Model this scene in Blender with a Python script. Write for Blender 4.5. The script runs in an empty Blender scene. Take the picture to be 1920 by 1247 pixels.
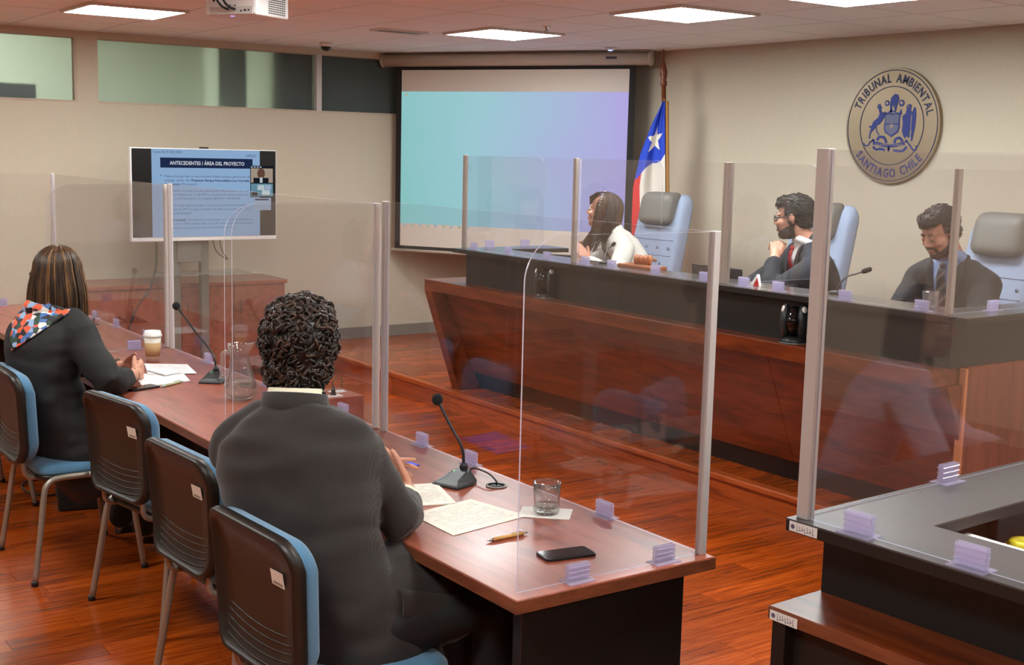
import bpy, bmesh, math, random
from mathutils import Vector, Matrix, Euler, noise
random.seed(7)
S = bpy.context.scene
C = S.collection
PI = math.pi
V = Vector

def lin(r, g, b):
    f = lambda c: (c/255)/12.92 if c/255 <= .04045 else ((c/255+.055)/1.055)**2.4
    return (f(r), f(g), f(b), 1)

# ---------------------------------------------------------------- camera
cam_d = bpy.data.cameras.new('camera'); cam = bpy.data.objects.new('camera', cam_d); C.objects.link(cam)
yaw, pit, rol = math.radians(54.763), math.radians(8.080), math.radians(1.3706)
fw = V((math.cos(yaw)*math.cos(pit), math.sin(yaw)*math.cos(pit), -math.sin(pit)))
r0 = fw.cross(V((0, 0, 1))).normalized(); u0 = r0.cross(fw)
rr = r0*math.cos(rol)+u0*math.sin(rol); uu = -r0*math.sin(rol)+u0*math.cos(rol)
M = Matrix((rr, uu, -fw)).transposed().to_4x4(); M.translation = (0, 0, 1.78)
cam.matrix_world = M
cam_d.sensor_fit = 'HORIZONTAL'; cam_d.sensor_width = 36; cam_d.lens = 2371.2/1920*36
cam_d.clip_start = .05; cam_d.clip_end = 60
S.camera = cam

# ---------------------------------------------------------------- world, exposure, ceiling lamps' strength
w = bpy.data.worlds.new('room_air'); S.world = w; w.use_nodes = True
w.node_tree.nodes['Background'].inputs[0].default_value = (.9, .95, 1, 1)
w.node_tree.nodes['Background'].inputs[1].default_value = .02
S.view_settings.view_transform = 'Standard'; S.view_settings.look = 'None'
S.view_settings.exposure = 0.0; S.view_settings.gamma = 1; S.view_settings.use_curve_mapping = False
LAMP = 41.0                    # emission of every ceiling panel
LAMP_COL = (.94, 1, .985)
S.cycles.use_denoising = True
S.cycles.max_bounces = 8; S.cycles.transparent_max_bounces = 32
S.cycles.diffuse_bounces = 3; S.cycles.glossy_bounces = 4; S.cycles.transmission_bounces = 8
S.cycles.caustics_reflective = False; S.cycles.caustics_refractive = False
S.cycles.sample_clamp_indirect = 6

# ---------------------------------------------------------------- materials
MATS = {}
def principled(name, col, rough=.5, metal=0, spec=.5, **kw):
    if name in MATS: return MATS[name]
    m = bpy.data.materials.new(name); m.use_nodes = True; MATS[name] = m
    b = m.node_tree.nodes['Principled BSDF']
    b.inputs['Base Color'].default_value = col; b.inputs['Roughness'].default_value = rough
    b.inputs['Metallic'].default_value = metal; b.inputs['Specular IOR Level'].default_value = spec
    for k, v in kw.items(): b.inputs[k.replace('_', ' ')].default_value = v
    return m
def nodes(m): return m.node_tree.nodes, m.node_tree.links, m.node_tree.nodes['Principled BSDF']
def ramp(n, stops):
    r = n.new('ShaderNodeValToRGB'); e = r.color_ramp.elements
    while len(e) < len(stops): e.new(.5)
    for i, (p, c) in enumerate(stops): e[i].position = p; e[i].color = c
    return r
def grain(name, cols, scale=(1, 1, 1), rough=.35, detail=6, bump=.0, rnd=False, coat=0, noise_scale=3.0):
    """wood and other veined stuff: stretched noise in world space, one shift per object if rnd"""
    m = principled(name, cols[0], rough)
    n, l, b = nodes(m)
    g = n.new('ShaderNodeNewGeometry'); mp = n.new('ShaderNodeMapping'); mp.inputs['Scale'].default_value = scale
    l.new(g.outputs['Position'], mp.inputs['Vector'])
    nz = n.new('ShaderNodeTexNoise'); nz.inputs['Scale'].default_value = noise_scale; nz.inputs['Detail'].default_value = detail; nz.inputs['Roughness'].default_value = .62
    nz.inputs['Distortion'].default_value = .6
    l.new(mp.outputs[0], nz.inputs['Vector'])
    k = len(cols)
    r = ramp(n, [(.3+.4*i/(k-1), c) for i, c in enumerate(cols)])
    l.new(nz.outputs['Fac'], r.inputs[0])
    out = r.outputs[0]
    if rnd:
        oi = n.new('ShaderNodeObjectInfo')
        mul = n.new('ShaderNodeVectorMath'); mul.operation = 'SCALE'; mul.inputs[0].default_value = (37, 91, 53)
        l.new(oi.outputs['Random'], mul.inputs['Scale']); l.new(mul.outputs[0], mp.inputs['Location'])
        hs = n.new('ShaderNodeHueSaturation'); mr = n.new('ShaderNodeMapRange')
        mr.inputs['To Min'].default_value = .68; mr.inputs['To Max'].default_value = 1.22
        l.new(oi.outputs['Random'], mr.inputs['Value']); l.new(mr.outputs[0], hs.inputs['Value']); l.new(out, hs.inputs['Color'])
        out = hs.outputs[0]
    l.new(out, b.inputs['Base Color'])
    if bump:
        bp = n.new('ShaderNodeBump'); bp.inputs['Strength'].default_value = bump; bp.inputs['Distance'].default_value = .002
        l.new(nz.outputs['Fac'], bp.inputs['Height']); l.new(bp.outputs[0], b.inputs['Normal'])
    if coat: b.inputs['Coat Weight'].default_value = coat; b.inputs['Coat Roughness'].default_value = .12
    return m
def speckle(name, col, amt=.08, scale=60, rough=.8, bump=.05, sheen=0):
    m = principled(name, col, rough); n, l, b = nodes(m)
    tc = n.new('ShaderNodeNewGeometry'); nz = n.new('ShaderNodeTexNoise'); nz.inputs['Scale'].default_value = scale; nz.inputs['Detail'].default_value = 4
    l.new(tc.outputs['Position'], nz.inputs['Vector'])
    r = ramp(n, [(.3, tuple(c*(1-amt) for c in col[:3])+(1,)), (.7, tuple(min(1, c*(1+amt)) for c in col[:3])+(1,))])
    l.new(nz.outputs['Fac'], r.inputs[0]); l.new(r.outputs[0], b.inputs['Base Color'])
    if bump:
        bp = n.new('ShaderNodeBump'); bp.inputs['Strength'].default_value = bump; bp.inputs['Distance'].default_value = .003
        l.new(nz.outputs['Fac'], bp.inputs['Height']); l.new(bp.outputs[0], b.inputs['Normal'])
    if sheen: b.inputs['Sheen Weight'].default_value = sheen
    return m
def emit(name, col, strength):
    if name in MATS: return MATS[name]
    m = bpy.data.materials.new(name); m.use_nodes = True; MATS[name] = m
    n = m.node_tree.nodes; n.clear(); e = n.new('ShaderNodeEmission'); o = n.new('ShaderNodeOutputMaterial')
    e.inputs[0].default_value = col; e.inputs[1].default_value = strength; m.node_tree.links.new(e.outputs[0], o.inputs[0]); return m
def sheet_glass(name, f0=.045, tint=(1, 1, 1, 1), rough=.0, power=5, refl=1.0, haze=0.0, haze_col=(.8, .8, .85, 1)):
    """thin clear sheet: transparent + mirror mixed by angle (Schlick), optional even share of milky diffuse colour"""
    if name in MATS: return MATS[name]
    m = bpy.data.materials.new(name); m.use_nodes = True; MATS[name] = m
    n, l = m.node_tree.nodes, m.node_tree.links; n.clear()
    g = n.new('ShaderNodeNewGeometry'); d = n.new('ShaderNodeVectorMath'); d.operation = 'DOT_PRODUCT'
    l.new(g.outputs['Incoming'], d.inputs[0]); l.new(g.outputs['Normal'], d.inputs[1])
    def math_(op, a, b=None):
        x = n.new('ShaderNodeMath'); x.operation = op
        for i, q in enumerate((a, b)):
            if q is None: continue
            if isinstance(q, (int, float)): x.inputs[i].default_value = q
            else: l.new(q, x.inputs[i])
        return x.outputs[0]
    c = math_('ABSOLUTE', d.outputs['Value']); i1 = math_('SUBTRACT', 1, c); p = math_('POWER', i1, power)
    f = math_('ADD', math_('MULTIPLY', p, 1-f0), f0)
    f = math_('MINIMUM', math_('MULTIPLY', f, refl), 1)
    t = n.new('ShaderNodeBsdfTransparent'); t.inputs[0].default_value = tint
    gl = n.new('ShaderNodeBsdfGlossy'); gl.inputs['Roughness'].default_value = rough
    mx = n.new('ShaderNodeMixShader'); l.new(f, mx.inputs[0]); l.new(t.outputs[0], mx.inputs[1]); l.new(gl.outputs[0], mx.inputs[2])
    o = n.new('ShaderNodeOutputMaterial'); res = mx.outputs[0]
    if haze:
        df = n.new('ShaderNodeBsdfDiffuse'); df.inputs[0].default_value = haze_col
        tr = n.new('ShaderNodeBsdfTranslucent'); tr.inputs[0].default_value = haze_col
        ad = n.new('ShaderNodeMixShader'); ad.inputs[0].default_value = .5; l.new(df.outputs[0], ad.inputs[1]); l.new(tr.outputs[0], ad.inputs[2])
        m2 = n.new('ShaderNodeMixShader'); m2.inputs[0].default_value = haze
        l.new(res, m2.inputs[1]); l.new(ad.outputs[0], m2.inputs[2]); res = m2.outputs[0]
    l.new(res, o.inputs[0]); return m

WALL = speckle('beige_wall_paint', lin(206, 195, 174), .02, 40, .75, .04)
CEIL = speckle('ceiling_tile_fibre', lin(246, 249, 250), .03, 150, .9, .1)
WOODF = grain('merbau_plank', [lin(124, 48, 9), lin(166, 70, 16), lin(190, 90, 26)], (.9, 14, 14), .24, 7, .1, True, .15, 4)
TABLEW = grain('cherry_table_veneer', [lin(116, 56, 42), lin(150, 78, 58), lin(164, 90, 68)], (9, 1.2, 9), .3, 6, 0, False, .1, 2.5)
EDGEW = grain('cherry_edge_band', [lin(104, 56, 36), lin(140, 80, 50)], (4, 2, 20), .4)
BENCHW = grain('bench_mahogany', [lin(74, 28, 8), lin(112, 46, 14), lin(134, 62, 22)], (8, 1.4, 8), .32, 6, 0, False, 0, 2.2)
BENCHV = grain('bench_mahogany_upright', [lin(88, 38, 20), lin(124, 58, 32), lin(138, 70, 40)], (9, 9, 1.0), .35, 6, 0, False, 0, 2.5)
BLACKL = speckle('black_laminate', lin(27, 25, 24), .2, 90, .42, .02)
GREYL = speckle('grey_laminate', lin(80, 78, 78), .1, 140, .38, .02)
GREYLB = speckle('dark_grey_laminate', lin(84, 80, 79), .1, 120, .17, .01)
GREYM = principled('grey_metal', lin(150, 146, 142), .4, .7)
ALU = principled('anodised_aluminium', lin(206, 200, 196), .38, .35)
ALUW = principled('white_profile', lin(226, 220, 214), .45, .1)
CHROME = principled('chrome', lin(220, 220, 220), .12, 1)
BLACKP = principled('black_plastic', lin(24, 24, 26), .42)
BLACKG = principled('black_gloss', lin(14, 14, 16), .08)
SHELLP = speckle('chair_shell_plastic', lin(31, 25, 19), .15, 300, .42, .06)
BLUEF = speckle('blue_chair_fabric', lin(82, 128, 160), .14, 420, .95, .25, .3)
LEGM = principled('champagne_steel', lin(158, 148, 134), .38, .55)
WHITEP = principled('white_plastic', lin(232, 230, 226), .4)
PAPER = principled('paper', lin(238, 234, 226), .8)
STICK = principled('sticker', lin(222, 212, 196), .6)
INK = principled('ink', lin(92, 92, 110), .8)
PANE = sheet_glass('clear_acrylic', .045, (.985, .985, .99, 1))
PEDGE = sheet_glass('acrylic_edge', .1, (.95, .95, 1, 1), .2, 5, 1, .75, lin(236, 230, 246))
CLIPM = sheet_glass('lilac_acrylic', .06, (.97, .965, 1, 1), .1, 5, 1, .36, lin(234, 228, 252))
GLASS = sheet_glass('drinking_glass', .05, (.98, .985, .985, 1), .02, 3, 1.5, .05, lin(235, 235, 232))
SKIN = speckle('skin', lin(206, 146, 120), .06, 50, .5, .03)

# ---------------------------------------------------------------- mesh building
class MB:
    def __init__(s): s.v = []; s.f = []; s.m = []
    def add(s, vs, fs, mi=0):
        o = len(s.v); s.v += [V(v) for v in vs]; s.f += [[i+o for i in f] for f in fs]; s.m += [mi]*len(fs); return s
    def box(s, lo, hi, mi=0, mat=None):
        (a, b, c), (d, e, f) = lo, hi
        vs = [V(p) for p in ((a, b, c), (d, b, c), (d, e, c), (a, e, c), (a, b, f), (d, b, f), (d, e, f), (a, e, f))]
        if mat: vs = [mat @ p for p in vs]
        return s.add(vs, [(0, 3, 2, 1), (4, 5, 6, 7), (0, 1, 5, 4), (1, 2, 6, 5), (2, 3, 7, 6), (3, 0, 4, 7)], mi)
    def rings(s, rs, mi=0, cap=True, close=False):
        n = len(rs[0]); vs = [p for r in rs for p in r]; fs = []
        k = len(rs)
        for i in range(k if close else k-1):
            a, b = i*n, ((i+1) % k)*n
            for j in range(n): fs.append((a+j, a+(j+1) % n, b+(j+1) % n, b+j))
        if cap and not close: fs.append(tuple(range(n-1, -1, -1))); fs.append(tuple((k-1)*n+j for j in range(n)))
        return s.add(vs, fs, mi)
    def tube(s, path, r, n=8, mi=0, cap=True, close=False):
        path = [V(p) for p in path]; k = len(path); rs = []
        if not isinstance(r, (list, tuple)): r = [r]*k
        up = None
        for i, p in enumerate(path):
            t = (path[(i+1) % k]-path[i-1]) if close else (path[min(i+1, k-1)]-path[max(i-1, 0)])
            t.normalize()
            if up is None:
                up = V((0, 0, 1)) if abs(t.z) < .9 else V((1, 0, 0))
            a = (up-t*up.dot(t)).normalized(); up = a; b = t.cross(a)
            rs.append([p+(a*math.cos(2*PI*j/n)+b*math.sin(2*PI*j/n))*r[i] for j in range(n)])
        return s.rings(rs, mi, cap, close)
    def cyl(s, p0, p1, r0, r1=None, n=16, mi=0): return s.tube([p0, p1], [r0, r0 if r1 is None else r1], n, mi)
    def lathe(s, prof, c=(0, 0, 0), n=24, mi=0, mat=None, cap=True):
        c = V(c); rs = []
        for r, z in prof:
            ring = [V((r*math.cos(2*PI*j/n), r*math.sin(2*PI*j/n), z)) for j in range(n)]
            rs.append([(mat @ p if mat else p)+c for p in ring])
        return s.rings(rs, mi, cap)
    def ell(s, c, r, n=16, k=10, mat=None, mi=0):
        c = V(c); rs = []
        if not isinstance(r, (tuple, list)): r = (r, r, r)
        for i in range(1, k):
            a = PI*i/k; q = [V((r[0]*math.sin(a)*math.cos(2*PI*j/n), r[1]*math.sin(a)*math.sin(2*PI*j/n), -r[2]*math.cos(a))) for j in range(n)]
            rs.append([(mat @ p if mat else p)+c for p in q])
        o = len(s.v); s.rings(rs, mi, False)
        bot, top = V((0, 0, -r[2])), V((0, 0, r[2]))
        if mat: bot, top = mat @ bot, mat @ top
        L = len(s.v); s.v += [bot+c, top+c]
        for j in range(n):
            s.f.append([L, o+(j+1) % n, o+j]); s.m.append(mi)
            s.f.append([L+1, o+(k-2)*n+j, o+(k-2)*n+(j+1) % n]); s.m.append(mi)
        return s
    def limb(s, pts, n=12):
        """rounded tapered chain: pts = [(point, radius), ...]"""
        path, rad = [], []
        pts = [(V(p), r) for p, r in pts]
        d0 = (pts[0][0]-pts[1][0]).normalized(); d1 = (pts[-1][0]-pts[-2][0]).normalized()
        for a in (80, 50, 20): path.append(pts[0][0]+d0*pts[0][1]*math.sin(math.radians(a))); rad.append(pts[0][1]*math.cos(math.radians(a)))
        for p, r in pts: path.append(p); rad.append(r)
        for a in (20, 50, 80): path.append(pts[-1][0]+d1*pts[-1][1]*math.sin(math.radians(a))); rad.append(pts[-1][1]*math.cos(math.radians(a)))
        return s.tube(path, rad, n)
    def prism(s, poly, off, mi=0, rim=None):
        """planar polygon (3-D points) extruded by vector off"""
        off = V(off); n = len(poly); a = [V(p) for p in poly]; b = [p+off for p in a]; o = len(s.v); s.v += a+b
        s.f += [[o+i for i in range(n)][::-1], [o+n+i for i in range(n)]]; s.m += [mi, mi]
        for i in range(n): s.f.append([o+i, o+(i+1) % n, o+n+(i+1) % n, o+n+i]); s.m.append(mi if rim is None else rim)
        return s
    def pad(s, outline, front, back, fn, mi=0):
        """cushion: outline [(u,v)], rings [(scale, depth)] front from rim to centre and back likewise, fn(u,v,d)->xyz"""
        rs = [[fn(u*k, v*k, d) for u, v in outline] for k, d in back[::-1]]+[[fn(u*k, v*k, d) for u, v in outline] for k, d in front]
        return s.rings(rs, mi, True)
    def mesh(s, name):
        me = bpy.data.meshes.new(name); me.from_pydata(s.v, [], s.f)
        bm = bmesh.new(); bm.from_mesh(me); bmesh.ops.recalc_face_normals(bm, faces=bm.faces); bm.to_mesh(me); bm.free()
        if any(s.m):
            for p, i in zip(me.polygons, s.m): p.material_index = i
        return me
    def build(s, name, mat, parent=None, smooth=False, bevel=0, sub=0, local=False):
        return obj(name, s.mesh(name), mat, parent, smooth, bevel, sub, local)
def obj(name, me, mat, parent=None, smooth=False, bevel=0, sub=0, local=False):
    for m in (mat if isinstance(mat, (list, tuple)) else [mat]): me.materials.append(m)
    if smooth:
        me.polygons.foreach_set('use_smooth', [True]*len(me.polygons))
    o = bpy.data.objects.new(name, me); C.objects.link(o)
    if parent:
        o.parent = parent
        if not local and '_M' in parent: o.matrix_parent_inverse = base_matrix(parent).inverted()
    if bevel:
        b = o.modifiers.new('b', 'BEVEL'); b.width = bevel; b.segments = 2; b.limit_method = 'ANGLE'
    if sub:
        b = o.modifiers.new('s', 'SUBSURF'); b.levels = sub; b.render_levels = sub
    return o
def base_matrix(o): return Matrix.Translation(o.location) @ Matrix.Rotation(o.rotation_euler.z, 4, 'Z')
def tag(o, label, cat, group=None):
    o['label'] = label; o['category'] = cat
    if group: o['group'] = group
    return o
def thing(name, label, cat, loc=(0, 0, 0), rz=0, group=None):
    o = bpy.data.objects.new(name, None); C.objects.link(o); o.location = loc; o.rotation_euler = (0, 0, rz); o.empty_display_size = .1
    o['_M'] = 1
    return tag(o, label, cat, group)
def struct(o): o['kind'] = 'structure'; return o
def copy_tree(root, loc, rz, label=None):
    r = root.copy(); C.objects.link(r); r.location = loc; r.rotation_euler = (0, 0, rz)
    if label: r['label'] = label
    def rec(a, b):
        for ch in list(a.children):
            c = ch.copy(); C.objects.link(c); c.parent = b; rec(ch, c)
    rec(root, r); return r
def rrect(w, h, r, n=6):
    out = []
    for cx, cy, a0 in ((w-r, h-r, 0), (-w+r, h-r, 90), (-w+r, -h+r, 180), (w-r, -h+r, 270)):
        for i in range(n+1):
            a = math.radians(a0+90*i/n); out.append((cx+r*math.cos(a), cy+r*math.sin(a)))
    return out
def curve(pts, n=8):
    """Catmull-Rom through points"""
    P = [V(p) for p in pts]; P = [P[0]*2-P[1]]+P+[P[-1]*2-P[-2]]; out = []
    for i in range(1, len(P)-2):
        for k in range(n):
            t = k/n; a, b, c, d = P[i-1:i+3]
            out.append(.5*((2*b)+(c-a)*t+(2*a-5*b+4*c-d)*t*t+(3*b-a-3*c+d)*t**3))
    return out+[P[-2]]
def text_mesh(s, size=1.0, bold=0.0, width=None, align='LEFT'):
    cu = bpy.data.curves.new('t', 'FONT'); cu.body = s; cu.size = size; cu.offset = bold; cu.align_x = align; cu.resolution_u = 2
    o = bpy.data.objects.new('t', cu); C.objects.link(o)
    dg = bpy.context.evaluated_depsgraph_get(); dg.update()
    me = bpy.data.meshes.new_from_object(o.evaluated_get(dg)); vs = [V(v.co) for v in me.vertices]; fs = [list(p.vertices) for p in me.polygons]
    bpy.data.objects.remove(o); bpy.data.curves.remove(cu); bpy.data.meshes.remove(me)
    if width and vs:
        x0 = min(v.x for v in vs); x1 = max(v.x for v in vs); k = width/(x1-x0)
        for v in vs: v.x = (v.x-x0)*k
    return vs, fs
def put_text(mb, s, size, mat, bold=0, width=None, align='LEFT', mi=0):
    vs, fs = text_mesh(s, size, bold, width, align); mb.add([mat @ v for v in vs], fs, mi); return mb
def frame(o, x, y):
    """matrix whose local x, y map on the given world directions at o"""
    x = V(x).normalized(); y = V(y).normalized(); z = x.cross(y)
    m = Matrix((x, y, z)).transposed().to_4x4(); m.translation = V(o); return m
# ================================================================ the room
X0, X1, Y0, Y1, ZC = -3.0, 6.8, -3.4, 9.68, 2.6
STEPX, STEPZ = 4.61, .15
fl = struct(MB().box((X0, Y0, -.08), (X1, Y1, -.016)).build('floor', principled('sub_floor', lin(70, 34, 16), .8)))
# planks, laid along X; those in view are parts, all alike in mesh
pm = MB().box((0, 0, -.014), (1, 1, 0)).mesh('plank'); pm.materials.append(WOODF)
rest = MB(); n_pl = 0; PW = .105
rows = int((9.68-Y0)/PW)
cands = []
for r in range(rows):
    y = Y0+r*PW; x = X0+random.uniform(-.8, 0)
    while x < STEPX+.02:
        L = random.choice((.45, .6, .75, .9, 1.1)); a, b = max(x, X0), min(x+L, STEPX+.02); x += L
        if b-a < .03: continue
        c = V(((a+b)/2, y+PW/2, 0)); d = c-V((0, 0, 1.78)); ang = math.atan2(d.y, d.x)-yaw; dist = d.xy.length
        vis = abs(ang) < math.radians(24) and 2.6 < dist
        hid = (1.75 < c.x < 2.3 and 2.3 < c.y < 8.4)
        cands.append((0 if (vis and not hid) else 1, dist, a, b, y))
cands.sort()
for vis, dist, a, b, y in cands:
    if vis == 0 and n_pl < 300:
        o = bpy.data.objects.new('plank', pm); C.objects.link(o); o.parent = fl
        o.location = (a+.0008, y+.0008, 0); o.scale = (b-a-.0016, PW-.0016, 1); n_pl += 1
    else: rest.box((a+.0008, y+.0008, -.014), (b-.0008, y+PW-.0008, 0))
WOODR = grain('merbau_plank_far', [lin(124, 48, 9), lin(166, 70, 16), lin(190, 90, 26)], (.9, 9, 9), .24, 7, .1, False, .15, 4)
o = rest.build('plank_field', WOODR, fl); o['kind'] = 'stuff'
# raised platform under the bench
pf = struct(MB().box((STEPX+.02, Y0, 0), (X1, Y1, STEPZ-.016)).build('platform', principled('riser_wood', lin(150, 66, 26), .35)))
pm2 = MB().box((0, 0, -.014), (1, 1, 0)).mesh('plank'); pm2.materials.append(WOODF)
rest = MB()
for r in range(rows+1):
    y = Y0+r*PW; x = STEPX+.05-random.uniform(0, .6)
    while x < X1:
        L = random.choice((.45, .6, .75, .9)); a, b = max(x, STEPX+.05), min(x+L, X1); x += L
        if b-a < .03 or y > Y1-.02: continue
        yb = min(y+PW, Y1)
        if y > 7.0 and a < 6.2 or (y > 3.0 and a < 4.75):
            o = bpy.data.objects.new('plank', pm2); C.objects.link(o); o.parent = pf
            o.location = (a+.0008, y+.0008, STEPZ); o.scale = (b-a-.0016, yb-y-.0016, 1)
        else: rest.box((a, y+.0008, STEPZ-.014), (b, yb-.0008, STEPZ))
o = rest.build('plank_field', WOODR, pf); o['kind'] = 'stuff'
RIS = grain('riser_board', [lin(120, 48, 16), lin(172, 78, 28), lin(186, 92, 36)], (9, .9, 14), .3, 7, 0, True, .1, 4)
y = 2.0
while y < Y1-.05:
    L = min(random.uniform(.7, 1.3), Y1-y)
    MB().box((STEPX+.006, y+.001, 0), (STEPX+.02, y+L-.001, STEPZ-.034)).build('riser_board', RIS, pf); y += L
struct(MB().box((STEPX-.012, Y0, STEPZ-.034), (STEPX+.05, Y1, STEPZ+.001)).build('trim_1', grain('nosing_wood', [lin(150, 66, 24), lin(196, 98, 44)], (8, 1, 8), .28, 5, 0, False, .2), None, False, .008))
# ceiling: hidden deck and the tiles that can be told apart
T = .61; TX0, TY0 = 2.33-9*T, 5.24-14*T
PANELS = [(2.33, 7.68), (4.77, 7.07), (4.77, 5.24), (4.77, 4.02), (2.33, 4.63), (2.33, 1.58), (2.33, -1.47), (-.11, 7.68), (-.11, 4.63), (-.11, 1.58), (4.77, 1.58), (4.77, -1.47), (-.11, -1.47)]
pset = {(round((a-TX0)/T), round((b-TY0)/T)) for a, b in PANELS}
ce = struct(MB().box((X0, Y0, ZC+.03), (X1, Y1, ZC+.1)).build('ceiling', principled('ceiling_deck', lin(120, 100, 90), .9)))
tm = MB().box((.006, .006, 0), (T-.006, T-.006, .016)).mesh('ceiling_tile'); tm.materials.append(CEIL)
rest = MB()
for i in range(-2, 17):
    for j in range(-1, 22):
        if (i, j) in pset: continue
        x, y = TX0+i*T, TY0+j*T; a, b, c, d = max(x, X0), min(x+T, X1), max(y, Y0), min(y+T, Y1)
        if b-a < .02 or d-c < .02: continue
        if x > .9 and y > 2.9:
            o = bpy.data.objects.new('ceiling_tile', tm); C.objects.link(o); o.parent = ce; o.location = (a, c, ZC)
            o.scale = ((b-a)/T, (d-c)/T, 1)
        else: rest.box((a+.0015, c+.0015, ZC), (b-.0015, d-.0015, ZC+.016))
o = rest.build('ceiling_field', CEIL, ce); o['kind'] = 'stuff'
bar = MB()
for i in range(-2, 18):
    x = TX0+i*T
    if X0 < x < X1: bar.box((x-.008, Y0, ZC+.010), (x+.008, Y1, ZC+.02))
for j in range(-1, 22):
    y = TY0+j*T
    if Y0 < y < Y1: bar.box((X0, y-.008, ZC+.011), (X1, y+.008, ZC+.021))
o = bar.build('grid_bars', principled('grid_bar', lin(84, 70, 62), .7), ce); o['kind'] = 'stuff'
LAMPM = emit('lamp_diffuser', LAMP_COL+(1,), LAMP)
lab = ['square ceiling light at far left above the frosted windows', 'square ceiling light just in front of the projection screen', 'large bright square ceiling light above the judges bench',
       'square ceiling light cut by the top edge of the photo'] + ['ceiling light panel behind or beside the viewer, outside the photo']*9
for k, (x, y) in enumerate(PANELS):
    t = thing('ceiling_light', lab[k], 'ceiling light', (x+T/2, y+T/2, ZC), 0, 'ceiling light panels')
    f = MB(); e = .02
    for lo, hi in (((x, y), (x+T, y+e)), ((x, y+T-e), (x+T, y+T)), ((x, y+e), (x+e, y+T-e)), ((x+T-e, y+e), (x+T, y+T-e))):
        f.box((lo[0], lo[1], ZC-.016), (hi[0], hi[1], ZC+.01))
    f.build('frame', ALUW, t)
    MB().box((x+e, y+e, ZC-.014), (x+T-e, y+T-e, ZC-.008)).build('diffuser', LAMPM, t)
# walls
wm = MB(); WZ0, WZ1 = 2.08, 2.555; TH = .12
WIN = [(.9, 2.835), (2.99, 4.79), (4.84, 6.6)]
wm.box((X0, Y1, -.08), (X1+TH, Y1+TH, WZ0)); wm.box((X0, Y1, WZ1), (X1+TH, Y1+TH, ZC+.1))
wm.box((X0, Y1, WZ0), (WIN[0][0], Y1+TH, WZ1)); wm.box((2.835, Y1, WZ0), (2.99, Y1+TH, WZ1)); wm.box((6.6, Y1, WZ0), (X1+TH, Y1+TH, WZ1))
struct(wm.build('wall_back', WALL))
struct(MB().box((X1, Y0, -.08), (X1+TH, Y1, ZC+.1)).build('wall_right', WALL))
struct(MB().box((X0-TH, Y0, -.08), (X0, Y1+TH, ZC+.1)).build('wall_left', WALL))
struct(MB().box((X0-TH, Y0-TH, -.08), (X1+TH, Y0, ZC+.1)).build('wall_front', WALL))
BB = principled('grey_baseboard', lin(138, 130, 120), .5)
struct(MB().box((STEPX, Y1-.014, STEPZ), (X1, Y1, STEPZ+.1)).build('baseboard_back', BB, None, False, .003))
struct(MB().box((X0, Y1-.014, 0), (STEPX, Y1, .1)).build('baseboard_left', BB, None, False, .003))
struct(MB().box((X1-.014, Y0, STEPZ), (X1, Y1-.014, STEPZ+.1)).build('baseboard_right', BB, None, False, .003))
# frosted clerestory panes and the corridor behind them
FROST = bpy.data.materials.new('frosted_glass'); FROST.use_nodes = True; n, l = FROST.node_tree.nodes, FROST.node_tree.links
b = n['Principled BSDF']; b.inputs['Base Color'].default_value = lin(200, 216, 216); b.inputs['Roughness'].default_value = .5
b.inputs['Transmission Weight'].default_value = .85; b.inputs['IOR'].default_value = 1.12
TRIM = principled('window_trim', lin(196, 180, 158), .6)
for k, (a, c) in enumerate(WIN):
    p = struct(MB().box((a, Y1+.05, WZ0), (c, Y1+.056, WZ1)).build('window_%d' % (k+1), FROST))
    f = MB()
    e = .022
    f.box((a, Y1-.004, WZ0-.004), (c, Y1+.07, WZ0+e*.5)); f.box((a, Y1-.004, WZ1-e*.5), (c, Y1+.07, WZ1))
    if k != 1: f.box((c-e, Y1-.004, WZ0+e*.5), (c, Y1+.07, WZ1-e*.5))
    if k == 0: f.box((a, Y1-.004, WZ0+e*.5), (a+e, Y1+.07, WZ1-e*.5))
    f.build('window_frame', TRIM, p)
struct(MB().box((4.79, Y1-.006, WZ0), (4.84, Y1+.08, WZ1)).build('trim_2', principled('aluminium_mullion', lin(198, 190, 186), .4, .3), None, False, .003))
CW = speckle('corridor_paint', lin(214, 216, 200), .03, 30, .8)
cm = MB(); cy = Y1+2.0
cm.box((X0, cy, 0), (X1+TH, cy+.1, 3.2)); cm.box((X0, Y1+TH, 3.0), (X1+TH, cy, 3.1)); cm.box((X0, Y1+TH, -.08), (X1+TH, cy, 0))
cm.box((X0-.1, Y1+TH, 0), (X0, cy, 3.2)); cm.box((X1+TH, Y1+TH, 0), (X1+TH+.1, cy, 3.2)); cm.box((4.62, Y1+.5, 0), (4.72, cy, 3.0)); cm.box((X0, Y1+TH-.01, ZC+.1), (X1+TH, Y1+TH, 3.1))
for k in range(0, len(cm.v), 8):
    q = MB(); q.v = cm.v[k:k+8]; q.f = [[i-k for i in f] for f in cm.f[k//8*6:k//8*6+6]]; q.m = [0]*6
    struct(q.build('wall_corridor_%d' % (k//8+1), CW))
t = thing('corridor_light', 'lamp in the corridor behind the frosted window, seen as a blurred glow', 'ceiling light', (2.1, Y1+1.0, 2.98))
MB().box((1.7, Y1+.7, 2.969), (2.6, Y1+1.5, 2.999)).build('housing', WHITEP, t); MB().box((1.72, Y1+.72, 2.962), (2.58, Y1+1.48, 2.968)).build('diffuser', emit('corridor_lamp', (1, .98, .86, 1), 55), t)
t = thing('corridor_cabinet', 'dark cabinet in the corridor, a blurred block behind the left frosted pane', 'cabinet', (1.9, Y1+.4, 0))
MB().box((1.0, Y1+.16, 0), (2.58, Y1+.5, 2.20)).build('body', principled('cabinet_grey', lin(92, 84, 82), .6), t)
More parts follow.
